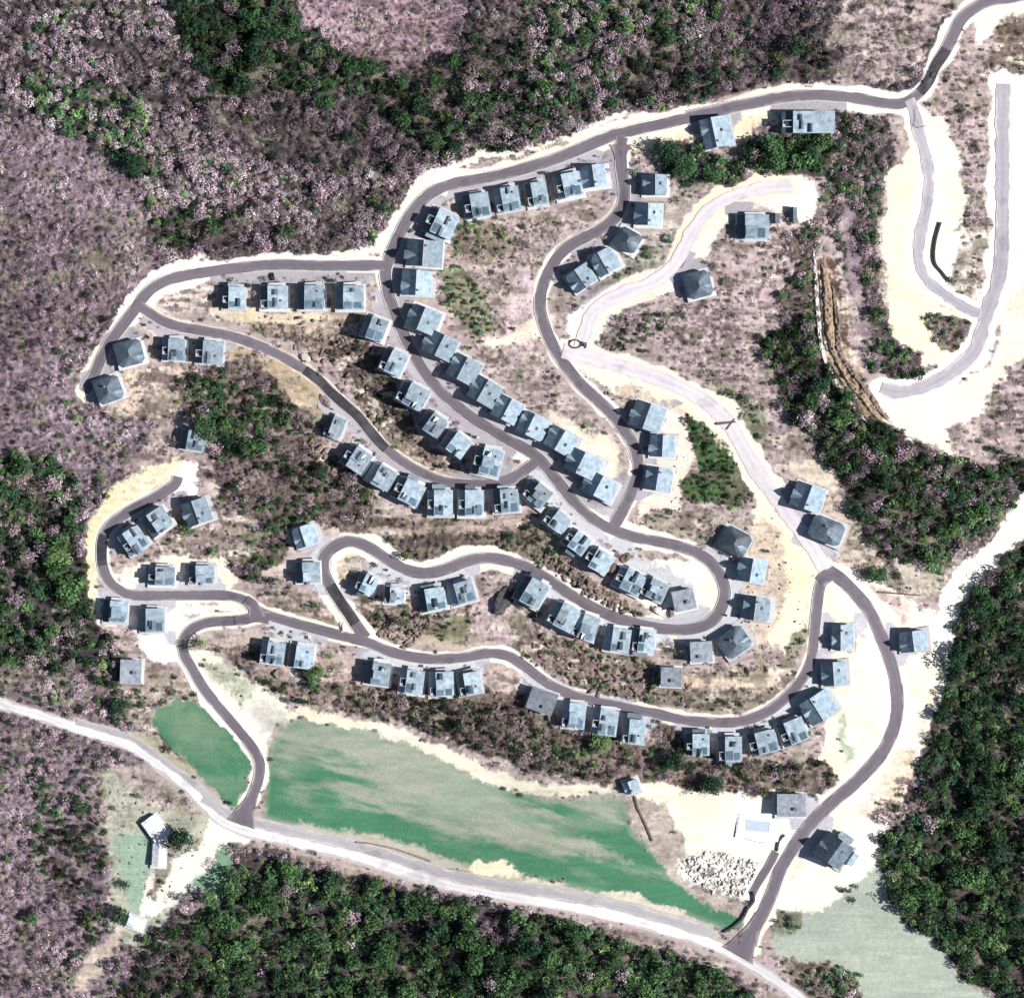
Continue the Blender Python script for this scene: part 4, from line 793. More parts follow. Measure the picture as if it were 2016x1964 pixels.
    # terrace slab around, wider on one side
    if typ not in 'W':
        s1, s2, s3, s4 = [R.uniform(.3, 1.6) for _ in range(4)]
        sx = 2.2 if typ in 'GH' else 1.0
        t = MB().box(-hw - s1 * .6, hw + s2 * sx * .8, -hl - s3, hl + s4, base + .05, .02)
        t.build('terrace', M['deck'], root)
    if typ == 'F' or typ == 'B':   # porch roof on the road side
        yy = hl + .1
        pr = MB().slab([(rx, yy, 3.1), (hw * .8, yy, 3.1), (hw * .8, yy + R.uniform(1.2, 2.4), 2.8), (rx, yy + 1.6, 2.8)][::-1], .15); pr.bar((rx + .3, yy + 1.1, 0), (rx + .3, yy + 1.1, 2.8), .08); pr.bar((hw * .7, yy + 1.1, 0), (hw * .7, yy + 1.1, 2.8), .08)
        pr.build('porch', M['deck'], root)
    if typ == 'X':                  # broken outline: a lower wing thrown out east and one north
        wg = MB(); wg.box(hw - .6, hw + 4.5, -hl * .2, hl * .7, base, 3.0); wg.box(-hw * .2, hw * .6, hl - .5, hl + 3.5, base, 3.0); wg.build('wing_walls', M['wall'], root)
        r2 = MB(); gable(r2, hw - .3, hw + 4.5, -hl * .2, hl * .7, 3.0, hw + 1.4, 1.4, .4); r2.slab([(-hw * .3, hl + .5, 3.5), (hw * .7, hl + .5, 3.5), (hw * .7, hl + 4, 3.1), (-hw * .3, hl + 4, 3.1)], .2); r2.build('wing_roof', M['roof_gable'], root)
    return root
TD = {'G': 'two-slope house', 'H': 'dark hipped house', 'F': 'pale low-roofed house', 'B': 'house with blue arched roof window', 'W': 'long pale blue flat house', 'L': 'plain grey flat-roofed house', 'X': 'angular dark blue house', 'S': 'white farm building'}
ORD = ['first', 'second', 'third', 'fourth', 'fifth', 'sixth', 'seventh', 'eighth', 'ninth', 'tenth', 'eleventh']
ROWD = {'ntop': 'from the west below the top road', 'neast': 'from the north, east of the middle road', 'isol': '',
        'brow': 'from the left in the straight row upper left', 'bwest': '', 'arow': 'from the north in the row west of the central road',
        'aeast': 'from the north in the row east of the central road', 'blow': 'from the left in the curved row below the inner left road',
        'ceast': 'from the north on cream ground east of the middle road', 'ieast': '', 'aloop': 'from the left in the row just inside the central hairpin',
        'asouth': 'from the left in the row below the central hairpin', 'loop': 'from the north outside the bend of the central hairpin', 'tear': '',
        'dsouth': 'from the left, right-hand row below the lower road', 'dleft': 'from the left, left-hand row under the lower road', 'serp': '', 'left': '', 'field': '', 'farm': ''}
CUSTOM = {('isol', 0): 'large steep dark two-slope house on pale ground below the top road', ('isol', 1): 'long pale blue flat-roofed house against the top road at upper right',
 ('isol', 2): 'pale house with dark roof openings in the white clearing at upper right', ('isol', 3): 'round dark blue house alone at the south end of the white clearing',
 ('bwest', 0): 'dark rounded house beside the dead-end road, the northern of two', ('bwest', 1): 'dark rounded house at the tip of the dead-end road, the southern of two',
 ('bwest', 2): 'pale house directly right of the dark rounded house by the dead-end road', ('bwest', 3): 'pale house with blue roof window left of the golden bank',
 ('ieast', 0): 'upper of two dark blue houses on the east side of the dirt road', ('ieast', 1): 'lower of two dark blue houses on the east side of the dirt road',
 ('tear', 0): 'square two-tone house in the top of the teardrop road loop', ('tear', 1): 'two-tone house outside the teardrop road loop on its east side',
 ('tear', 2): 'two-slope house below the square one inside the teardrop loop', ('tear', 3): 'broad tilted light blue house left of the pale green streak of grass',
 ('tear', 4): 'tilted pale house between the broad light blue one and its row to the left', ('tear', 5): 'tilted pale house at the right-hand end of the row under the lower road',
 ('serp', 0): 'small pale house inside the small hairpin beside black shadow', ('serp', 1): 'small pale house between the small hairpin and the wider pale pair',
 ('serp', 2): 'left of two pale houses below the wavy road at centre left', ('serp', 3): 'right of two pale houses below the wavy road at centre left',
 ('serp', 4): 'grey-blue house north-west of the small hairpin on pale paving', ('serp', 5): 'pale blue house touching the west side of the small hairpin',
 ('left', 0): 'left of two pale houses above the western road straight', ('left', 1): 'right of two pale houses above the western road straight',
 ('left', 2): 'tilted house with dark edges at the inner bend of the western road', ('left', 3): 'tilted grey house between the western bend and the dead-end spur',
 ('left', 4): 'house with dark green-blue slope east of the dead-end spur', ('left', 5): 'lone pale house above the western dead-end turning head',
 ('left', 6): 'pale house at the far west edge below the western road bend', ('left', 7): 'pale house with dark west shadow left of the lower-left road bend', ('left', 8): 'plain pale grey slab-roofed house among shrubs at lower left',
 ('field', 0): 'plain grey square house in the white yard beside the lower right road', ('field', 1): 'small dark grey shed at the top corner of the grass field',
 ('field', 2): 'broken dark and light blue house on white ground right of the lower road', ('farm', 0): 'tilted white farm building beside the dark green tree at lower left',
 ('farm', 1): 'narrow white farm wing running south from the tilted white building', ('farm', 2): 'small whitish house at the south end of the lower-left clearing'}
GRP = {'isol': None, 'farm': 'white farm buildings at lower left'}
sid = 0
for gname, lst in HOUSES:
    for i, h in enumerate(lst):
        sid += 1
        if (gname, i) in CUSTOM: lb = CUSTOM[(gname, i)]
        else: lb = '%s, %s %s' % (TD[h[5]], ORD[i], ROWD[gname])
        build_house(*h, lb, 'houses on the cleared hillside' if gname != 'farm' else GRP['farm'], 1000 + sid)

def small_shed(px, py, w, l, hgt, label):
    x, y, z = map(float, at(px, py)); e = empty('shed', (x, y, z), 0); tag(e, label, 'shed'); a, b = w * K / 2, l * K / 2
    MB().box(-a, a, -b, b, -.6, hgt).build('walls', M['wall'], e); r = MB(); gable(r, -a, a, -b, b, hgt, -a * .1, a * .9, .3, .15); r.build('roof', M['roof_dark'], e); MB().box(-a * .4, a * .4, -b - .08, -b + .02, 0, 2.0).build('door', M['wood'], e)
small_shed(1526, 431, 15, 18, 2.8, 'small dark shed directly right of the house in the white clearing')
small_shed(1561, 424, 12, 28, 3.4, 'narrow dark shed at the east end of the white clearing')
# white slab building with pale blue panel
x, y, z = at(1493, 1622); z = float(z)
t = empty('pool_terrace', (float(x), float(y), z + .1), math.radians(-6)); tag(t, 'white terrace with a pale blue rectangular pool in the white yard', 'pool')
MB().box(-12, 12, -8.5, 8.5, -.8, .25).build('terrace', M['whitepaint'], t)
MB().box(-6, 6, -3.6, 1.6, .26, .34).build('water', noisemat('pool_water', (.42, .50, .66), (.5, .58, .74), .6, .2, .5), t)
cp = MB(); cp.box(-6.4, 6.4, 1.6, 2.0, .25, .6); cp.box(-6.4, 6.4, -4.0, -3.6, .25, .45); cp.box(-6.4, -6, -3.6, 1.6, .25, .45); cp.box(6, 6.4, -3.6, 1.6, .25, .45); cp.build('coping', M['deck'], t)

# ------------------------------------------------------------------ plants
def crown_tris(n, r, hgt, leaf, lobes, R, up=.5):
    cen = []; 
    for k in range(lobes):
        a = R.uniform(0, 2 * math.pi); d = r * .62 * math.sqrt(R.uniform(.02, 1)); cen.append((d * math.cos(a), d * math.sin(a), hgt * R.uniform(.45, .8), r * R.uniform(.34, .58)))
    C = np.array(cen); ci = R.integers(0, lobes, n)
    d = R.normal(size=(n, 3)); d[:, 2] = np.abs(d[:, 2]) * 1.1 - .25; d /= np.linalg.norm(d, axis=1)[:, None]
    rr = C[ci, 3] * R.uniform(.62, 1.05, n)
    P = C[ci, :3] + d * rr[:, None] * np.array([1, 1, .9])
    nrm = d * (1 - up) + np.array([0, 0, up]) + .45 * R.normal(size=(n, 3)); nrm /= np.linalg.norm(nrm, axis=1)[:, None]
    t1 = np.cross(nrm, R.normal(size=(n, 3))); t1 /= np.linalg.norm(t1, axis=1)[:, None]; t2 = np.cross(nrm, t1)
    s = leaf * R.uniform(.6, 1.3, n)[:, None]
    a0 = P + t1 * s; a1 = P - t1 * s * .6 + t2 * s * .8; a2 = P - t1 * s * .6 - t2 * s * .8
    T = np.stack([a0, a1, a2], 1)
    lc = (1 + .35 * R.normal(size=lobes))[ci] * (1 + .14 * R.normal(size=n))
    return T.astype(np.float32), np.clip(lc, .45, 1.8).astype(np.float32)
RR = np.random.default_rng(3)
GP = [crown_tris(150, 1, 1.15, .15, 7, RR) for _ in range(8)]
BP = [crown_tris(90, 1, 1.1, .13, 6, RR, .6) for _ in range(8)]
GREENS = 1.2 * np.array([(.040, .085, .036), (.030, .070, .040), (.060, .115, .045), (.060, .090, .058), (.09, .14, .055), (.036, .062, .030)])
PINKC = 1.0 * np.array([(.41, .295, .35), (.37, .28, .32), (.46, .34, .39), (.29, .235, .25), (.33, .275, .27), (.42, .30, .375)])
sp = 2.9
cx_, cy_ = np.meshgrid(np.arange(-220, 2240, sp / K), np.arange(-220, 2180, sp / K), indexing='ij')
cx_ = (cx_ + rng.uniform(-.5, .5, cx_.shape) * sp / K).ravel(); cy_ = (cy_ + rng.uniform(-.5, .5, cy_.shape) * sp / K).ravel()
ii = np.clip(np.searchsorted(gx, cx_), 0, ni - 1); jj = np.clip(np.searchsorted(gy, cy_), 0, nj - 1)
sz = SIZE[ii, jj] * np.clip(np.exp(rng.normal(-.05, .36, len(ii))), .45, 2.1); isg = rng.random(len(ii)) < np.clip(PGREEN[ii, jj] + .9 * (n_mid[ii, jj]) * (PGREEN[ii, jj] * (1 - PGREEN[ii, jj]) * 3), 0, 1)
dn = DENS[ii, jj] * np.minimum(1, (sp / (1.2 * sz)) ** 2 * 1.15)
gap = np.clip(1.05 + 1.5 * n_mid[ii, jj] + 2.4 * n_str[ii, jj], .12, 1.3)
keep = (rng.random(len(ii)) < dn * gap * np.where(isg, 1, 1.1)) & (RD[ii, jj] * K > sz * .55) & (HD[ii, jj] * K > sz * .6)
T_ = [a[keep] for a in (cx_, cy_, sz, isg, TONE[ii, jj] * np.clip(1 + 1.6 * n_str[ii, jj], .5, 1.5), n_big[ii, jj], n_mid[ii, jj], DENS[ii, jj])]
print('plants', keep.sum(), 'green', T_[3].sum())
px_, py_, sz_, g_, tone_, nb_, nm_, dd_ = T_
# the individuals: the largest crowns of each kind
order = np.argsort(-(sz_ + np.where(dd_ < .6, .7, 0)))
IND = [k for k in order if g_[k] and 10 < px_[k] < 2006 and 10 < py_[k] < 1954][:290] + [k for k in order if not g_[k] and 10 < px_[k] < 2006 and 10 < py_[k] < 1954][:160]
indset = np.zeros(len(px_), bool); indset[IND] = True
wx_, wy_, wz_ = at(px_, py_)
def merged(name, sel, protos, pal, label, cat):
    ks = np.nonzero(sel)[0]; pv = []; pc = []
    which = RR.integers(0, len(protos), len(ks)); ang = RR.uniform(0, 2 * math.pi, len(ks)); colr = RR.integers(0, len(pal), len(ks))
    for p in range(len(protos)):
        m = which == p; kk = ks[m]
        if not len(kk): continue
        T, lc = protos[p]; c, s = np.cos(ang[m]), np.sin(ang[m]); S_ = sz_[kk]; hz = RR.uniform(.8, 1.3, len(kk))
        X = (T[None, ..., 0] * c[:, None, None] - T[None, ..., 1] * s[:, None, None]) * S_[:, None, None] + wx_[kk][:, None, None]
        Y = (T[None, ..., 0] * s[:, None, None] + T[None, ..., 1] * c[:, None, None]) * S_[:, None, None] + wy_[kk][:, None, None]
        Z = T[None, ..., 2] * (S_ * hz * 1.25)[:, None, None] + wz_[kk][:, None, None] - .2
        pv.append(np.stack([X, Y, Z], -1).reshape(-1, 3))
        base = pal[colr[m]] * (tone_[kk] * RR.uniform(.62, 1.38, len(kk)) * np.clip(1 + 2.2 * nb_[kk], .4, 1.8) * np.clip(1 + 1.2 * nm_[kk], .5, 1.5))[:, None]
        cc = base[:, None, None, :] * lc[None, :, None, None] * np.ones((1, 1, 3, 1)); pc.append(cc.reshape(-1, 3))
    # trunks as slim cones
    n = len(ks); tr = []
    for q in range(3):
        a0 = 2.09 * q; a1 = a0 + 2.09; r = .07 * sz_[ks]
        tr.append(np.stack([np.stack([wx_[ks] + r * math.cos(a0), wy_[ks] + r * math.sin(a0), wz_[ks] - .6], -1), np.stack([wx_[ks] + r * math.cos(a1), wy_[ks] + r * math.sin(a1), wz_[ks] - .6], -1), np.stack([wx_[ks], wy_[ks], wz_[ks] + sz_[ks]], -1)], 1).reshape(-1, 3))
    tv = np.concatenate(tr); pv.append(tv); pc.append(np.tile((.08, .06, .05), (len(tv), 1)))
    v = np.concatenate(pv); c = np.clip(np.concatenate(pc), .005, .8); f = np.arange(len(v)).reshape(-1, 3)
    me = np_mesh(name, v, f, M['leaf'], c, 3); o = bpy.data.objects.new(name, me); link(o); tag(o, label, cat, kind='stuff'); return o
merged('bare_woodland', (~g_) & ~indset, BP, PINKC, 'pinkish grey leafless woodland covering the hillside around the houses', 'woodland')
merged('green_woodland', g_ & ~indset, GP, GREENS, 'dark green leafy woodland and scrub around the clearing', 'woodland')
# prototypes for individual trees
def crown_mesh(nm, proto, colr):
    T, lc = proto; v = T.reshape(-1, 3) * np.array([1, 1, 1.35]); c = np.clip((np.array(colr)[None] * lc[:, None]), .005, .8).repeat(3, 0)
    return np_mesh(nm, v, np.arange(len(v)).reshape(-1, 3), M['leaf'], c, 3)
def trunk_mesh():
    t = MB(); t.bar((0, 0, -.3), (0.02, 0, .75), .075, .045)
    for k in range(5):
        a = k * 1.26; t.bar((.01, 0, .35 + .06 * k), (.5 * math.cos(a), .5 * math.sin(a), .75 + .05 * k), .03, .012, 5)
    me = bpy.data.meshes.new('trunk'); me.from_pydata(t.v, [], t.f); me.update(); me.materials.append(M['bark']); return me
TM = trunk_mesh()
GPI = [crown_tris(330, 1, 1.15, .105, 9, RR) for _ in range(6)]; BPI = [crown_tris(240, 1, 1.1, .085, 8, RR, .6) for _ in range(5)]
CM = {}
for q in range(6):
    for ci_, nm in ((0, 'dark'), (1, 'mid'), (2, 'bright')): CM[('g', q, ci_)] = crown_mesh('crown', GPI[q], GREENS[[1, 0, 2][ci_]] * (.8, 1.15, 1.35)[ci_])
for q in range(5):
    for ci_ in range(3): CM[('b', q, ci_)] = crown_mesh('crown', BPI[q], PINKC[q] * (.6, 1., 1.2)[ci_])
LAND = [('the dark north-west woods', 420, 90), ('the far north-west hillside', 130, 150), ('the western upper hillside', 110, 430), ('the upper road bend', 690, 400), ('the pink slope above the top road', 860, 200),
 ('the northern woods above the top road', 1150, 120), ('the north-east woods', 1480, 90), ('the big-tree clump by the top houses', 1400, 300), ('the vertical wooded strip on the right', 1700, 420),
 ('the banded brown bank on the right', 1600, 700), ('the right-hand wood above the dirt road', 1720, 930), ('the wood beside the white track', 1800, 1050), ('the dark right-edge wood', 1930, 1300),
 ('the lower right-edge wood', 1880, 1560), ('the dark wood beside the pale meadow', 1850, 1740), ('the bottom wood below the gravel road', 700, 1800), ('the bottom wood near the image centre', 1000, 1880),
 ('the end of the gravel road', 1330, 1900), ('the shadowy bottom left wood', 400, 1890), ('the lower-left clearing', 260, 1650), ('the left lower edge', 80, 1650), ('the bottom-left corner', 80, 1880),
 ('the left-edge green wood', 100, 1100), ('the left wood by the west houses', 220, 1260), ('the wood under the golden bank', 450, 830), ('the shady wood west of the inner left road', 600, 960), ('the scrub by the western spur', 460, 1090),
 ('the centre slope', 950, 580), ('the central brown bank', 850, 1040), ('the strip above the grass field', 1000, 1420), ('the brown slope between the lower roads', 1250, 1330), ('the clump left of the lower right road', 1540, 1530),
 ('the triangular green patch', 1380, 950), ('the speckled slope right of centre', 1300, 640), ('the slope beside the dirt road', 1430, 800), ('the west dead-end road', 230, 850), ('the right edge track', 1900, 330), ('the south meadow edge', 1650, 1920),
 ('the small hairpin road', 700, 1180), ('the row under the lower road', 750, 1380), ('the white ground by the teardrop loop', 1760, 1480)]
LX = np.array([l[1] for l in LAND]); LY = np.array([l[2] for l in LAND])
info = []
for k in IND:
    j = int(np.argmin(np.hypot(LX - px_[k], LY - py_[k]))); dx, dy = px_[k] - LX[j], py_[k] - LY[j]
    side = 'in' if math.hypot(dx, dy) < 35 else ( ['east', 'south-east', 'south', 'south-west', 'west', 'north-west', 'north', 'north-east'][int(round(math.degrees(math.atan2(dy, dx)) / 45)) % 8] + ' of')
    tn = tone_[k] * (1 + .6 * nb_[k]); cc = 0 if tn < .72 else (1 if tn < .98 else 2)
    colw = (['dark green', 'green', 'bright green'] if g_[k] else ['dark leafless', 'pinkish leafless', 'pale pink leafless'])[cc]
    info.append((k, j, side, cc, colw))
from collections import defaultdict
bk = defaultdict(list)
for it in info: bk[(it[4], it[2], it[1])].append(it)
O2 = ORD + ['twelfth', 'thirteenth', 'fourteenth', 'fifteenth', 'sixteenth', 'seventeenth', 'eighteenth', 'nineteenth', 'twentieth']
for (colw, side, j), its in bk.items():
    its.sort(key=lambda t: px_[t[0]])
    for r_, (k, j_, s_, cc, _) in enumerate(its):
        lb = '%s tree %s %s' % (colw, side, LAND[j][0])
        if len(its) > 1: lb = '%s %s tree from left %s %s' % (O2[min(r_, 19)], colw, side, LAND[j][0])
        if r_ == 0 and len(its) > 1: lb = 'leftmost %s tree %s %s' % (colw, side, LAND[j][0])
        nm = 'green_tree' if g_[k] else 'bare_tree'
        e = empty(nm, (float(wx_[k]), float(wy_[k]), float(wz_[k]) - .1), float(RR.uniform(0, 6.28))); s = float(sz_[k]) * 1.12; e.scale = (s, s, s * float(RR.uniform(.95, 1.3)))
        tag(e, lb, 'tree', 'green trees' if g_[k] else 'leafless trees')
        link(bpy.data.objects.new('trunk', TM), e); link(bpy.data.objects.new('crown', CM[('g' if g_[k] else 'b', int(RR.integers(0, 6 if g_[k] else 5)), cc)]), e)

# named single plants clearly standing alone in the photo: x, y, radius px, colour, label
SINGLE = [(360,1648,30,0,'broad dark green tree beside the white farm buildings'),(1725,1133,22,1,'lone bushy green tree on the pink verge right of the dirt road'),(266,328,27,0,'round dark green tree in the pink north-west woods'),
 (372,1272,13,0,'small round dark tree at the lower-left road bend'),(395,1265,15,2,'bright green shrub right of the round dark tree at the bend'),(247,1738,14,0,'round dark bush above the little south-west house'),
 (236,1798,20,0,'dark green tree left of the small whitish house'),(1180,1460,22,2,'bright green tree under the pale houses of the right-hand row'),(1258,1458,14,2,'bright green tree against the last pale house of its row'),
 (620,1322,20,2,'bright green shrub below the two left-hand lower houses'),(365,1045,15,2,'bright green tree between the tilted grey houses'),(120,1095,26,2,'light green round tree in the left-edge wood'),
 (410,840,30,1,'large leafy tree right of the lone pale house'),(1310,300,26,0,'large dark tree right of the middle road top'),(1345,330,27,1,'large leafy tree below the steep dark house'),(1400,345,22,1,'leafy tree at the east end of the first clump'),
 (1525,305,34,1,'largest green tree under the long pale blue house'),(1475,300,20,0,'dark green tree left of the largest one under the long house'),(1590,310,24,0,'dark tree right of the largest one under the long house'),
 (240,1390,22,0,'dark shrub above the gravel road at left'),(1330,1497,24,0,'brown-grey bush cluster right of the last pale house'),(1400,1545,26,0,'dark bush above the white yard'),(650,1290,11,2,'small bright shrub near the brown bank')]
for (x, y, r, cc, lb) in SINGLE:
    X, Y, Z = at(x, y); s = r * K * 1.05
    e = empty('green_tree' if r > 16 else 'bush', (float(X), float(Y), float(Z) - .1), float(RR.uniform(0, 6))); e.scale = (s, s, s * .9)
    tag(e, lb, 'tree' if r > 16 else 'bush', 'green trees'); q = int(RR.integers(0, 6))
    link(bpy.data.objects.new('trunk', TM), e); T, lc = crown_tris(1100 if r > 16 else 260, 1, 1.15, .07 if r > 16 else .09, 14, RR)
    link(bpy.data.objects.new('crown', crown_mesh('crown', (T, lc), GREENS[[1, 0, 4][cc]] * (.8, 1.15, 1.2)[cc])), e)

# ------------------------------------------------------------------ rocks
def rock(R, sx, sy, sz, n=2):
    import bmesh
    bm = bmesh.new(); bmesh.ops.create_icosphere(bm, subdivisions=n, radius=1)
    ph = [R.uniform(0, 6.28) for _ in range(6)]
    for v in bm.verts:
        p = v.co; k = 1 + .22 * math.sin(2.3 * p.x + ph[0]) * math.cos(2.9 * p.y + ph[1]) + .15 * math.sin(4.7 * p.z + ph[2] + 3 * p.x) + R.uniform(-.07, .07)
        v.co = (p.x * k * sx, p.y * k * sy, p.z * k * sz)
    return bm
def rock_obj(px, py, w, l, hgt, mat, label, ang=0):
    R = random.Random(int(px * 7 + py)); bm = rock(R, w * K / 2, l * K / 2, hgt, 3); me = bpy.data.meshes.new('boulder'); bm.to_mesh(me); bm.free(); me.materials.append(M[mat])
    X, Y, Z = at(px, py); o = bpy.data.objects.new('boulder', me); link(o); o.location = (float(X), float(Y), float(Z)); o.rotation_euler = (0, 0, -math.radians(ang)); tag(o, label, 'boulder', 'boulders on the banks'); return o
rock_obj(990, 1180, 34, 52, 3.2, 'rock_dark', 'large dark boulder left of the first house under the hairpin', 20)
rock_obj(599, 702, 26, 17, 1.6, 'rock_pale', 'white boulder on the north edge of the inner left road', 25)
rock_obj(551, 1326, 24, 18, 2.0, 'rock_brown', 'round brown boulder below the left-hand lower row')
rock_obj(640, 1372, 44, 28, 2.0, 'rock_brown', 'broad brown boulder above the cream path')
rock_obj(1085, 1385 + 30, 20, 40, 2.2, 'rock_brown', 'brown boulder between two houses of the right-hand lower row', -15)
rock_obj(1232, 1120 - 22, 16, 22, 2.0, 'rock_brown', 'brown rock at the upper edge of the white forecourt in the hairpin', 30)
rock_obj(1206, 1120, 22, 26, 2.2, 'rock_brown', 'brown rock west of the white forecourt in the hairpin')
rock_obj(1296, 1200, 28, 18, 2.0, 'rock_pale', 'broken pale rocks below the hairpin houses', 25)
rock_obj(1320, 1205, 14, 20, 1.6, 'rock_brown', 'small brown rock left of the plain grey hairpin house')
rock_obj(640, 860 - 70, 30, 16, 1.4, 'rock_brown', 'low brown rock on the golden bank edge', 40)
rock_obj(1630, 716, 20, 14, 1.2, 'rock_brown', 'pale brown rock at the foot of the banded bank')
rock_obj(1718, 722, 22, 26, 1.8, 'rock_dark', 'black rock at the end of the purple-grey loop road')
rock_obj(1823, 160, 22, 12, 1.3, 'rock_dark', 'black rock heap on the top right road', -30)
rock_obj(1834, 148, 14, 9, 1.0, 'rock_dark', 'smaller black rock above the black heap on the top right road', -30)
rock_obj(675, 1233, 12, 22, 1.3, 'rock_pale', 'pale rock at the foot of the small hairpin junction')
rock_obj(1210, 1020 + 120, 10, 10, 1.2, 'rock_brown', 'tiny brown rock by the hairpin row')
def scatter_rocks(name, polys, n, r0, r1, mat, label, seed, scale=V):
    R = random.Random(seed); import bmesh
    base = []
    for q in range(5):
        bm = bmesh.new()
        for _ in range(11): bm.verts.new((R.uniform(-1, 1), R.uniform(-.8, .8), R.uniform(-.5, .6)))
        r_ = bmesh.ops.convex_hull(bm, input=bm.verts[:]); bmesh.ops.delete(bm, geom=[v for v in bm.verts if not v.link_faces], context='VERTS'); bmesh.ops.triangulate(bm, faces=bm.faces[:]); bm.verts.index_update(); bm.verts.ensure_lookup_table(); base.append((np.array([v.co[:] for v in bm.verts]), np.array([[v.index for v in f.verts] for f in bm.faces]))); bm.free()
    vs = []; fs = []; b = 0
    for pts in polys:
        P = np.array(pts) * scale; lo = P.min(0); hi = P.max(0); k = 0; tries = 0
        while k < n and tries < n * 6:
            tries += 1; x = R.uniform(lo[0], hi[0]); y = R.uniform(lo[1], hi[1]); ins = False
            for q in range(len(P)):
                a, c = P[q], P[q - 1]
                if (a[1] > y) != (c[1] > y) and x < (c[0] - a[0]) * (y - a[1]) / (c[1] - a[1]) + a[0]: ins = not ins
            i = min(np.searchsorted(gx, x), ni - 1); j = min(np.searchsorted(gy, y), nj - 1)
            if not ins or RD[i, j] < 5 or HD[i, j] < 4: continue
            k += 1; v, f = base[R.randrange(5)]; s = r0 + (r1 - r0) * R.random() ** 2.2; a = R.uniform(0, 6.28); X, Y, Z = at(x, y)
            ex = R.uniform(.8, 1.7); q = v * s * np.array([ex, 1, .8]); c_, s_ = math.cos(a), math.sin(a)
            q = np.stack([q[:, 0] * c_ - q[:, 1] * s_ + X, q[:, 0] * s_ + q[:, 1] * c_ + Y, q[:, 2] + GZ[i, j] + .1 * s], -1)
            vs.append(q); fs.append(f + b); b += len(v)
    me = np_mesh(name, np.concatenate(vs), np.concatenate(fs), M[mat], None, 3); o = bpy.data.objects.new(name, me); link(o); tag(o, label, 'rubble', kind='stuff')
scatter_rocks('brown_rubble', [[(470,605),(690,600),(700,660),(800,840),(880,880),(850,900),(720,820),(600,690)], [(1040,1200),(1200,1250),(1330,1290),(1300,1340),(1130,1330),(1040,1280),(990,1240)],
   [(740,1180),(860,1150),(780,1240),(720,1210)], [(1050,1050),(1190,1150),(1240,1190),(1100,1140),(1010,1080)], [(700,1300),(1000,1330),(1050,1400),(1150,1480),(900,1400),(650,1340)], [(560,810),(640,870),(700,960),(600,880)]], 260, .3, 1.9, 'rock_brown', 'brown rubble and broken stones strewn over the banks between the houses', 5)
scatter_rocks('white_rubble', [[(1295,1650),(1345,1620),(1430,1640),(1465,1665),(1435,1710),(1350,1700)]], 420, .3, 1.5, 'rock_pale', 'heap of white broken stone right of the grass field', 6)
scatter_rocks('pale_stones', [[(205,1480),(300,1480),(400,1580),(330,1700),(230,1740)], [(850,420),(1100,420),(1010,560),(1060,720),(950,690)], [(1100,700),(1500,1000),(1540,1200),(1450,1200)]], 120, .2, .8, 'rock_brown', 'scattered stones on the open slopes', 8)

# ------------------------------------------------------------------ walls, fences and small things
def wall_line(name, pts, wpx, hgt, mat, label, cat):
    S = smooth(pts, 3); Nn = normals(S); prof = [(-wpx / 2, -.5), (-wpx / 2, hgt), (wpx / 2, hgt), (wpx / 2, -.5)]
    P = [at(S[:, 0] + Nn[:, 0] * o, S[:, 1] + Nn[:, 1] * o, z) for o, z in prof]; v = np.stack([np.stack(q, -1) for q in P], 1).reshape(-1, 3)
    fs = [(k * 4 + m_, k * 4 + m_ + 1, k * 4 + m_ + 5, k * 4 + m_ + 4) for k in range(len(S) - 1) for m_ in range(3)]; e = (len(S) - 1) * 4; fs += [(0, 3, 2, 1), (e, e + 1, e + 2, e + 3)]
    me = bpy.data.meshes.new(name); me.from_pydata([tuple(map(float, q)) for q in v], [], fs); me.update(); me.materials.append(M[mat]); o = bpy.data.objects.new(name, me); link(o); tag(o, label, cat); return o
wall_line('stone_wall', [(1425,1834),(1445,1822),(1462,1806),(1472,1788),(1484,1772),(1482,1755)], 4, 1.6, 'rock_dark', 'dark stone wall curving along the last corner of the lower right road', 'wall')
wall_line('retaining_wall', [(1852,438),(1843,470),(1839,500),(1842,520),(1855,536),(1868,553)], 3, 1.8, 'rock_dark', 'dark curved retaining wall inside the white loop at right', 'wall')
wall_line('stone_wall', [(702,1657),(735,1661),(780,1671),(830,1688),(848,1695)], 3, 1.1, 'rock_brown', 'low brown wall between the grass field and the gravel road', 'wall')
wall_line('stone_wall', [(1250,1567),(1256,1590),(1270,1620),(1285,1655)], 4, .9, 'rock_brown', 'crumbling wall on the right edge of the grass field', 'wall')
wall_line('retaining_wall', [(1530,1675),(1534,1655),(1545,1643)], 3, 1.2, 'rock_dark', 'short dark wall between the white yard and the lower road', 'wall')
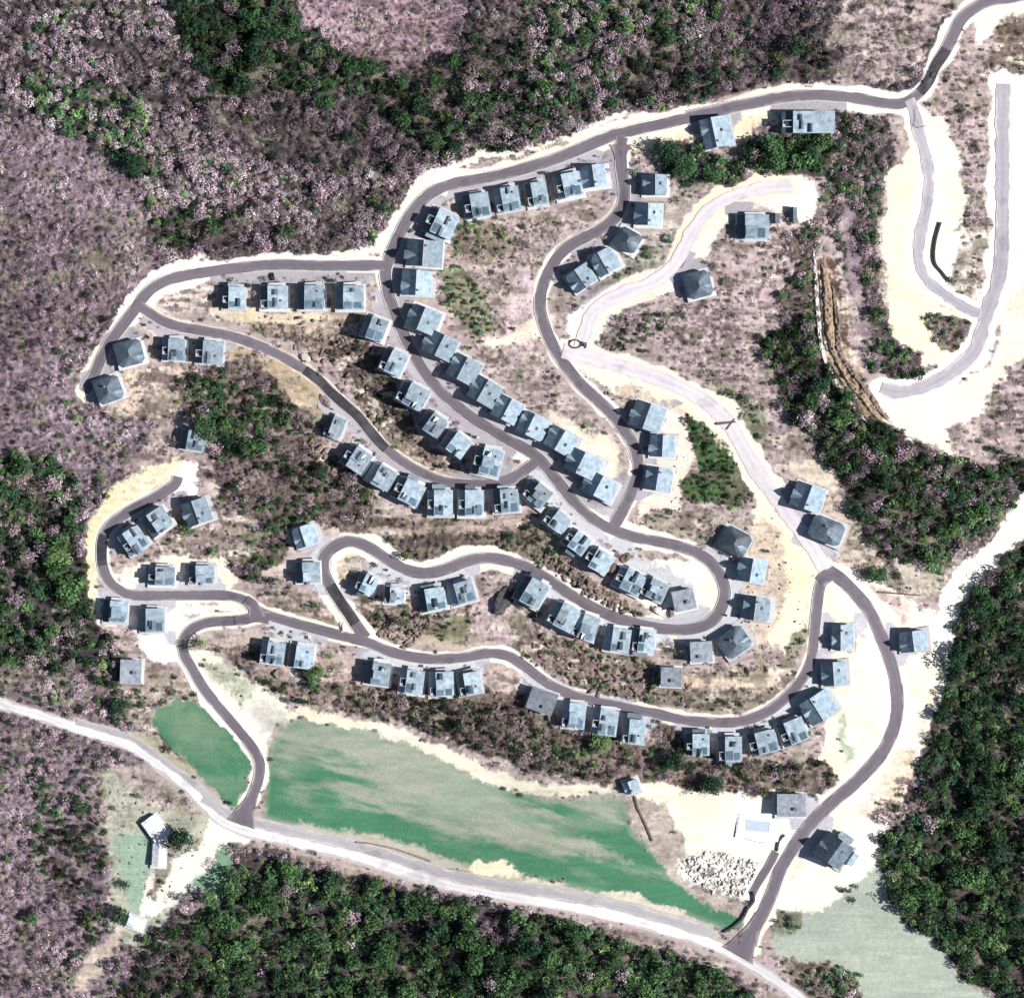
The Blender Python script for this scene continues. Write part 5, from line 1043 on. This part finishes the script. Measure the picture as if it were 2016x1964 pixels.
def ledge(pts, w_, h_, mat, label):
    S = smooth(pts, 1.6); n = len(S); e = np.sqrt(np.clip(np.minimum(np.arange(n), np.arange(n)[::-1]) / (n * .22), .02, 1))
    Nn = normals(S); c = 14; u = np.linspace(-1, 1, c + 1)
    hw = (w_ / 2 * (1 + 1.0 * fbm(S[:, 0], S[:, 1], 20, 611, 4)) * e)
    Pp = S[:, None, :] + Nn[:, None, :] * (u[None, :, None] * hw[:, None, None] + 5 * fbm(S[:, 0], S[:, 1], 14, 621, 3)[:, None, None])
    x, y, z = at(Pp[..., 0], Pp[..., 1]); hump = np.clip((1 - np.abs(u)) * 3.2, 0, 1)[None, :]
    z = z - .5 + hump * (h_ + .5) * (.75 + 1.1 * fbm(x, y, 4, 631, 5) + .8 * fbm(x, y, 1.2, 641, 3)) * e[:, None]
    I = np.arange(n * (c + 1)).reshape(n, c + 1); f = np.stack([I[:-1, :-1], I[1:, :-1], I[1:, 1:], I[:-1, 1:]], -1).reshape(-1, 4)[:, ::-1]
    me = np_mesh('rock_ledge', np.stack([x, y, z], -1).reshape(-1, 3), f, M[mat], None, 4); o = bpy.data.objects.new('rock_ledge', me); link(o); tag(o, label, 'ledge')
for (pts, w_, h_, mat, lb) in [([(1600,480),(1606,545),(1610,620),(1618,690),(1640,745),(1678,800),(1722,848)], 9, 2.0, 'rock_pale', 'pale outermost ledge of the banded bank at right'),
  ([(1608,480),(1613,545),(1618,620),(1626,690),(1650,742),(1688,795),(1732,845)], 3, .9, 'rock_dark', 'thin dark ditch edge beside the pale ledge of the banded bank'),
  ([(1620,500),(1628,560),(1632,620),(1640,680),(1666,735),(1702,785),(1745,842)], 20, 2.6, 'rock_gold', 'broad golden brown ledge in the middle of the banded bank'),
  ([(1640,560),(1648,630),(1652,690),(1674,728),(1708,772),(1748,828)], 12, 3.4, 'rock_brown', 'upper dark brown ledge of the banded bank near the loop road end')]:
    ledge(pts, w_, h_, mat, lb)
def log(px0, py0, px1, py1, r, label, mat='wood'):
    x0, y0, z0 = map(float, at(px0, py0, .35)); x1, y1, z1 = map(float, at(px1, py1, .35)); m = MB(); m.bar((x0, y0, z0), (x1, y1, z1), r, r * .6, 8)
    dx, dy = x1 - x0, y1 - y0
    for t_, s_ in ((.35, 1), (.6, -1), (.8, 1)): m.bar((x0 + dx * t_, y0 + dy * t_, z0 + .1), (x0 + dx * t_ + .25 * -dy * s_ * .3, y0 + dy * t_ + .25 * dx * s_ * .3, z0 + .6), r * .35, r * .15, 5)
    o = m.build('fallen_log', M[mat]); tag(o, label, 'log'); return o
log(1728, 1165, 1814, 1172, .5, 'long fallen log right of the dirt road, below the lone green tree')
log(1410, 834, 1448, 830, .8, 'dark fallen trunk lying on the dirt road')
log(1430, 845, 1446, 824, .5, 'smaller dark branch across the fallen trunk on the dirt road')
log(1327, 857, 1348, 857 + 1, .4, 'short dark log on the slope north of the dirt road') if False else None
def fence(pts, label, hgt=1.3, step=2.4):
    S = smooth(pts, 2.); root = empty('fence', tuple(map(float, at(*S[0])))); tag(root, label, 'fence'); ox, oy, oz = root.location
    L = 0; last = None; rail = MB(); n = 0
    pp = [tuple(map(float, at(q[0], q[1]))) for q in S]; posts = [pp[0]]
    for q in pp:
        if math.dist(q, posts[-1]) >= step: posts.append(q)
    for q in posts: MB().box(-.09, .09, -.09, .09, -.3, hgt).build('post', M['wood'], root, (q[0] - ox, q[1] - oy, q[2] - oz))
    for a, b in zip(posts[:-1], posts[1:]):
        for hz in (.5, 1.05): rail.bar((a[0] - ox, a[1] - oy, a[2] - oz + hz), (b[0] - ox, b[1] - oy, b[2] - oz + hz), .06, .06, 5)
    rail.build('rails', M['wood'], root)
fence([(884,1709),(905,1712),(926,1716)], 'short rail fence beside the cream patch at the foot of the field')
fence([(1800,218),(1802,235),(1800,252),(1830,246)], 'wooden gate fence where the right-hand track meets the top road')
fence([(1457,1602),(1453,1620),(1449,1641)], 'dark fence on the west side of the white pool terrace')
fence([(1460,1647),(1485,1655),(1512,1659)], 'dark fence on the south side of the white pool terrace')
def planter(px, py, label, r=1.1):
    x, y, z = map(float, at(px, py)); e = empty('kerbside_bush', (x, y, z)); tag(e, label, 'bush', 'dark round bushes on the pale aprons')
    T, lc = crown_tris(90, 1, 1.0, .2, 4, RR); me = crown_mesh('foliage', (T, lc), (.02, .025, .02)); o = link(bpy.data.objects.new('foliage', me), e); o.scale = (r, r, r)
    MB().box(.2, 1.6, -.6, .6, -.1, .35).build('stone_edge', M['whitepaint'], e)
for (x, y, lb) in [(762,1123,'dark bush on the apron inside the small hairpin'),(832,1311,'dark bush on the apron above the left-hand lower row'),(606,1253,'dark bush on the apron above the two lower-left houses'),(1219,1234,'dark bush on the apron above the row below the hairpin'),
     (1095,905,'dark bush on the lilac apron east of the central road'),(937,861,'dark bush on the apron west of the central road'),(963,880,'dark bush next to the apron at the inner road junction'),(1395,1433,'dark bush on the apron at the right-hand lower row'),(839,953,'dark bush above the curved row of the inner left road'),(1428,1211,'dark bush on the outer kerb of the hairpin'),(1088,1376,'dark bush on the apron corner of the right-hand lower row')]: planter(x, y, lb)
def car(px, py, ang, label, body='blackpaint'):
    x, y, z = map(float, at(px, py, .25)); e = empty('parked_car', (x, y, z), -math.radians(ang)); tag(e, label, 'car')
    b = MB(); prof = [(-2.1, .35), (-2.1, .85), (-1.5, .95), (-.9, 1.42), (.7, 1.45), (1.3, .98), (2.1, .8), (2.1, .35)]
    n = len(prof); b.v = [(p[0], -.85, p[1]) for p in prof] + [(p[0], .85, p[1]) for p in prof]; b.f = [tuple(range(n)), tuple(range(2 * n - 1, n - 1, -1))] + [(i, n + i, n + (i + 1) % n, (i + 1) % n) for i in range(n)]
    b.build('body', M[body], e); MB().slab([(.75, -.75, 1.44), (1.25, -.75, 1.04), (1.25, .75, 1.04), (.75, .75, 1.44)], .03).build('windscreen', M['glass'], e)
    for sx in (-1.3, 1.35):
        for sy in (-.86, .86): MB().bar((sx, sy - .1, .33), (sx, sy + .1, .33), .33, .33, 10).build('wheel', M['blackpaint'], e)
car(537, 545, 82, 'dark car parked on the apron above the straight row of pale houses')
car(1526, 1706, 70, 'small dark car on the white ground below the broken blue house') if False else None
b_ = MB(); xx, yy, zz = map(float, at(1132, 677)); e = empty('stone_ring', (xx, yy, zz)); tag(e, 'black ring of stones and debris at the meeting of the dirt roads', 'stone ring')
R = random.Random(5); m = MB()
for k in range(16):
    a = k / 16 * 6.28; cx0, cy0 = 3.2 * math.cos(a), 2.2 * math.sin(a); m.bar((cx0, cy0, -.1), (cx0 + R.uniform(-.2, .2), cy0 + R.uniform(-.2, .2), R.uniform(.6, 1.1)), .65, .35, 6)
m.build('ring', M['rock_dark'], e)
m = MB()
for k in range(9): m.bar((3.5 + R.uniform(-.5, 2.5), R.uniform(-2, 1.5), -.1), (4 + R.uniform(-.5, 3), R.uniform(-2.5, 1), R.uniform(.5, 1.3)), .6, .25, 6)
m.build('debris', M['rock_dark'], e)
print('objects', len(bpy.data.objects))
